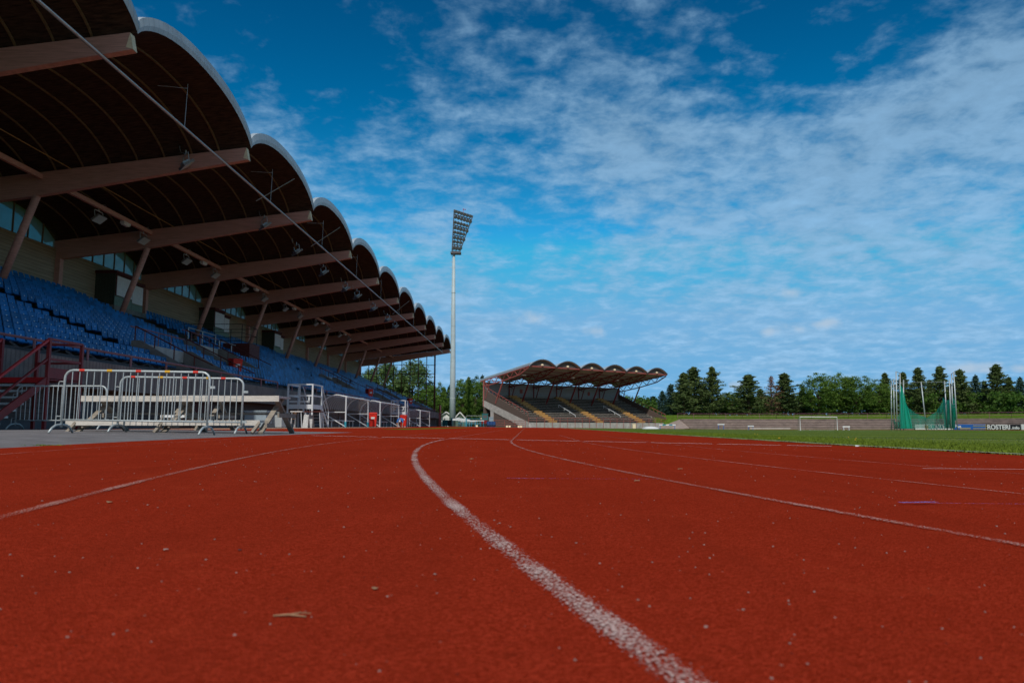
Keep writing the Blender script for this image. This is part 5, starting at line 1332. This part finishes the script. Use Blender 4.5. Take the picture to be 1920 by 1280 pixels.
# ------------------------------------------------------------------ trees
def leaf_cloud(clumps, per, size, rs, flat=1.0):
    """clumps: (centre, radii, tone); leaf sprays as small bent quads facing every way"""
    V = []; F = []; T = []
    for c, rad, tone in clumps:
        n = int(per*(.6+.8*rs.rand()))
        u = rs.normal(size=(n, 3)); u /= np.linalg.norm(u, axis=1)[:, None]; rr = rs.rand(n)**.45
        pts = np.array(c)+u*rr[:, None]*np.array(rad)
        a = rs.normal(size=(n, 3)); a[:, 2] *= .6; a /= np.linalg.norm(a, axis=1)[:, None]; b = np.cross(a, rs.normal(size=(n, 3))); b /= np.linalg.norm(b, axis=1)[:, None]+1e-6
        sz = size*(.6+.8*rs.rand(n))
        for i in range(n):
            p = pts[i]; A = a[i]*sz[i]; B = b[i]*sz[i]*.55; k = len(V)
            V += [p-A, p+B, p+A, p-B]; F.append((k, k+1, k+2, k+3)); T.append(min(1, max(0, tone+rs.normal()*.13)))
    mb = MB(); mb.v = [tuple(v) for v in V]; mb.f = F; mb.tone = T; return mb
TREES = {}
def tree_proto(kind, var):
    key = (kind, var)
    rs = np.random.RandomState(hash_(kind)*10+var); H = 12.0; cl = []; br = MB()
    if kind in ('pine', 'dead'):
        br.tube([(0,0,0),(.1,0,H*.35),(.0,.1,H*.7),(.05,0,H*.97)], [.22,.17,.10,.03], 7)
        nb = 96 if kind == 'pine' else 60
        for i in range(nb):
            f = .07+.91*(i/nb)**.92; z = H*f; L_ = 3.6*min(1.0, (1-f)**1.08*1.28)*(.42+.72*rs.rand())+.10; a = i*2.4+rs.rand()*.8
            if f < .3: L_ *= .55+1.5*f
            if rs.rand() < .07: L_ *= 1.35
            L_ *= 1+.28*math.sin(i*.37+var*2); rise = .15+.75*f
            e = np.array([math.cos(a)*L_, math.sin(a)*L_, z+L_*rise*.6])
            br.tube([(0,0,z),(e[0]*.55,e[1]*.55,z+L_*rise*.2),tuple(e)], [.045,.03,.015], 4, caps=False)
            for u in (.28,.52,.76,1.0):
                if rs.rand() < .08: continue
                c = (e[0]*u, e[1]*u, z+(e[2]-z)*u+.1); s_ = (.48+.28*rs.rand())*(1.0-.45*f)
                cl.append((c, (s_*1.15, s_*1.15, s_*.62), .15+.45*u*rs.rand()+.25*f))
        cl.append(((0,0,H*.985),(.12,.12,.5),.6))
        cr = leaf_cloud(cl, 30 if kind == 'pine' else 11, .16 if kind == 'pine' else .13, rs)
    elif kind == 'spruce':
        br.tube([(0,0,0),(0,0,H*.98)], [.20,.03], 7)
        for i in range(130):
            f = .03+.96*(i/130); z = H*f; L_ = 2.5*(1-f)**.85*(.8+.35*rs.rand())+.12; a = i*2.4
            for u in (.35,.65,.95):
                c = (math.cos(a)*L_*u, math.sin(a)*L_*u, z-L_*u*.22); s_ = .24+.34*(1-f)
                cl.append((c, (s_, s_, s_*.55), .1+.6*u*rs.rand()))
        cl.append(((0,0,H),(.1,.1,.35),.5)); cr = leaf_cloud(cl, 18, .15, rs)
    elif kind == 'broad':
        br.tube([(0,0,0),(.1,0,H*.25),(.0,.1,H*.6)], [.28,.22,.10], 7)
        for i in range(9):
            a = i*2.4; br.tube([(0,0,H*(.1+.04*i)),(math.cos(a)*1.6,math.sin(a)*1.6,H*(.3+.05*i)),(math.cos(a)*2.4,math.sin(a)*2.4,H*(.45+.05*i))], [.09,.05,.02], 4, caps=False)
        for i in range(330):
            th = math.acos(1-2*rs.rand()); ph = rs.rand()*math.tau; rr = (.45+.55*rs.rand()**.5)*(1+.12*math.sin(ph*3+var*2)+.12*math.sin(th*5+ph*2+var))
            c = (math.cos(ph)*math.sin(th)*3.3*rr, math.sin(ph)*math.sin(th)*3.3*rr, H*.52+math.cos(th)*H*.46*rr)
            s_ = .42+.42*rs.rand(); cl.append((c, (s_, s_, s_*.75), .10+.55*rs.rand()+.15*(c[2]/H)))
        cr = leaf_cloud(cl, 34, .15, rs)
    else:   # birch
        br.tube([(0,0,0),(.15,0,H*.4),(0,.1,H*.95)], [.2,.15,.03], 7)
        for i in range(360):
            th = math.acos(1-2*rs.rand()); ph = rs.rand()*math.tau; rr = .4+.6*rs.rand()**.5; hz = H*.52+math.cos(th)*H*.47*rr
            wr = 3.0*(1-.30*max(0, (hz/H-.5)*2)); c = (math.cos(ph)*math.sin(th)*wr*rr, math.sin(ph)*math.sin(th)*wr*rr, hz)
            s_ = .35+.35*rs.rand(); cl.append((c, (s_*.8, s_*.8, s_*1.6), .15+.6*rs.rand()))
        cr = leaf_cloud(cl, 34, .14, rs)
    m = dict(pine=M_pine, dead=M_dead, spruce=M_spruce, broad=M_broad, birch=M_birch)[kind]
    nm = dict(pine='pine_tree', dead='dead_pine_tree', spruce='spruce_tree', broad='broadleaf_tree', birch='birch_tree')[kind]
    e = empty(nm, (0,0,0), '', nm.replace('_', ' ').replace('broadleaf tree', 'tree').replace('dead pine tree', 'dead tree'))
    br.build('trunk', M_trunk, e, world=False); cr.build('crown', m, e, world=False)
    return e
def hash_(s_): return sum(ord(c)*(i+3) for i, c in enumerate(s_)) % 997
def tree(kind, var, x, yt, wpx, Y, label, bank=False, group=None, wf=None):
    p = P(x, 800, Y); z0 = bankz(p.x, p.y) if bank else zg(p.x); H = P(x, yt, Y).z-z0
    key = (kind, var)
    if key not in TREES: TREES[key] = o = tree_proto(kind, var)
    else: o = copy_tree(TREES[key])
    o.location = (p.x, p.y, z0-.05)
    wn = dict(pine=5.6, dead=5.4, spruce=4.3, broad=6.4, birch=5.8)[kind]
    sw = (wpx*Y/FPX)/wn; o.scale = (sw, sw, H/12.1); o.rotation_euler = (0,0,(x*1.7)%6.28); o['label'] = label
    o['group'] = group or ('trees on the bank behind the terrace' if bank else 'trees beyond the left grandstand')
    return o
B = True
tree('spruce',0,1243,732,34,186,'dark low tree peeping out at the right edge of the far stand',B)
tree('spruce',1,1259,719,40,180,'bluish spruce close behind the right end of the far stand',B)
tree('pine',0,1284,698,56,172,'left of the two tall merged pines right of the far stand',B)
tree('pine',1,1303,687,72,176,'tallest bushy pine right of the far stand',B)
tree('pine',2,1338,687,56,174,'slim tall pine with open branches left of the low trees',B)
tree('broad',0,1374,733,44,182,'low round green tree between the slim pine and the next pine',B)
tree('birch',0,1356,742,30,186,'small pale tree beside the slim open pine',B)
tree('pine',3,1406,701,74,172,'broad pine midway between the slim pine and the dead tree',B)
tree('pine',1,1428,728,36,184,'lower pine just left of the dead brown tree',B)
tree('dead',0,1449,704,40,171,'dead brown pine tree left of the goal',B)
tree('pine',0,1474,699,68,173,'pine just right of the dead brown tree',B)
tree('pine',2,1507,730,44,179,'low pine between the leafy trees and the pine by the dead tree',B)
tree('broad',1,1538,699,66,170,'large round leafy tree directly above the goal',B)
tree('broad',2,1577,697,58,173,'second leafy tree above the right post of the goal',B)
tree('broad',0,1609,702,56,171,'third leafy tree right of the goal',B)
tree('broad',1,1650,712,56,174,'yellowish leafy tree just left of the throwing cage',B)
tree('pine',3,1664,698,44,184,'pine top showing left of the cage poles',B)
tree('pine',0,1698,697,48,178,'pine behind the left poles of the cage',B)
tree('pine',1,1727,688,50,172,'pine behind the middle pole of the cage',B)
tree('pine',2,1748,712,36,184,'lower pine between the two tall ones behind the cage',B)
tree('pine',3,1768,685,52,174,'tall pine behind the right poles of the cage',B)
tree('pine',0,1806,692,56,170,'pine just right of the cage above the blue banner',B)
tree('spruce',0,1835,702,40,176,'narrow pointed spruce above the blue banner',B)
tree('spruce',1,1851,713,42,172,'bluish spruce left of the tallest right pine',B)
tree('pine',1,1875,682,60,168,'tallest pine near the right edge above the black banner',B)
tree('pine',2,1898,706,42,166,'pine right of the tallest one near the edge',B)
tree('spruce',0,1919,706,40,162,'spruce cut by the right edge of the photo',B)
fill = [(1225,742,'spruce',1),(1270,735,'pine',2),(1320,722,'pine',3),(1356,752,'broad',1),(1392,742,'broad',2),(1428,744,'broad',0),(1462,738,'pine',2),(1494,744,'broad',1),(1520,735,'pine',0),(1558,722,'broad',2),(1594,724,'broad',1),(1630,728,'pine',1),(1652,735,'spruce',0),(1681,732,'pine',2),(1712,728,'pine',3),(1738,734,'spruce',1),(1757,730,'pine',0),(1787,722,'pine',2),(1820,724,'pine',3),(1843,732,'broad',0),(1862,728,'pine',1),(1888,728,'spruce',1),(1908,730,'pine',0)]
sn = ['right of the far stand','behind the tall merged pines','between merged pines and slim pine','under the slim pine','left of the broad pine','right of the broad pine','behind the dead tree','left of the big leafy tree','beside the big leafy tree','between first two leafy trees','between last leafy trees','left of the pale leafy tree','left of the cage','behind the left net','behind the cage middle left','behind the cage middle','behind the cage right','right of the cage poles','above the blue banner','between the two spruces','left of the tallest right pine','right of the tallest right pine','at the far right edge']
for i, ((x, yt, kd, vr), s_) in enumerate(zip(fill, sn)):
    tree(kd, vr, x, yt, 50, 190+(i*7)%9, 'lower dark tree in the second row, '+s_, B)
# left side, beyond the grandstand
tree('birch',0,722,676,96,170,'big birch seen through the left part of the end screen')
tree('birch',1,774,671,84,172,'tallest birch seen through the right part of the end screen')
tree('birch',1,690,690,50,176,'birch just under the last roof beam at the far end')
tree('broad',1,800,722,60,158,'yellow green leafy tree at the right edge of the end screen')
tree('broad',2,822,716,44,166,'leafy tree between the grandstand and the mast')
tree('spruce',0,842,722,34,172,'dark conifer immediately left of the mast')
tree('pine',2,832,726,34,180,'small conifer behind the leafy tree left of the mast')
tree('broad',0,868,708,50,172,'green leafy tree just right of the mast')
tree('broad',2,890,703,44,168,'bright leafy tree left of the far stand')
tree('pine',1,878,706,34,178,'dark conifer top behind the leafy trees right of the mast')
tree('spruce',1,904,702,34,170,'pointed conifer beside the left end of the far stand')
tree('pine',0,916,715,40,176,'pine partly hidden by the far stand roof')
for i, (x, yt, s_) in enumerate([(745,720,'left'),(815,745,'right of the end screen'),(860,738,'right of the mast'),(884,742,'above the hurdles'),(906,744,'above the tractor'),(925,735,'behind the far stand wall')]):
    tree('broad', i % 3, x, yt, 56, 184, 'dark lower tree filling the row, '+s_)
# far wood closing the gaps between the trunks
def wood(name, pts, hmax, label, m, seed):
    rs = np.random.RandomState(seed); cl = []
    for (x, y, z) in pts:
        for _ in range(16):
            h = hmax*rs.rand()**1.4; cl.append(((x+rs.normal()*1.2, y+rs.normal()*1.5, z-.6+h), (1.1, 1.1, .9), .1+.4*rs.rand()))
    o = leaf_cloud(cl, 34, .30, rs).build(name, m); tag(o, label, 'wood', kind='stuff')
pts = [(cpt(88+4*math.sin(i*.7), R(70)+R(110)*i/110, 0)) for i in range(111)]
wood('far_wood', [(x, y, ZB+2.9) for x, y, z in pts], 5.2, 'dark undergrowth closing the gaps below the trees behind the terrace', M_broad, 4)
wood('far_wood', [(-62+i*1.5, 196+3*math.sin(i*.5), 0) for i in range(58)], 6.5, 'dark undergrowth below the trees beyond the grandstand', M_broad, 5)
bpy.context.view_layer.update()
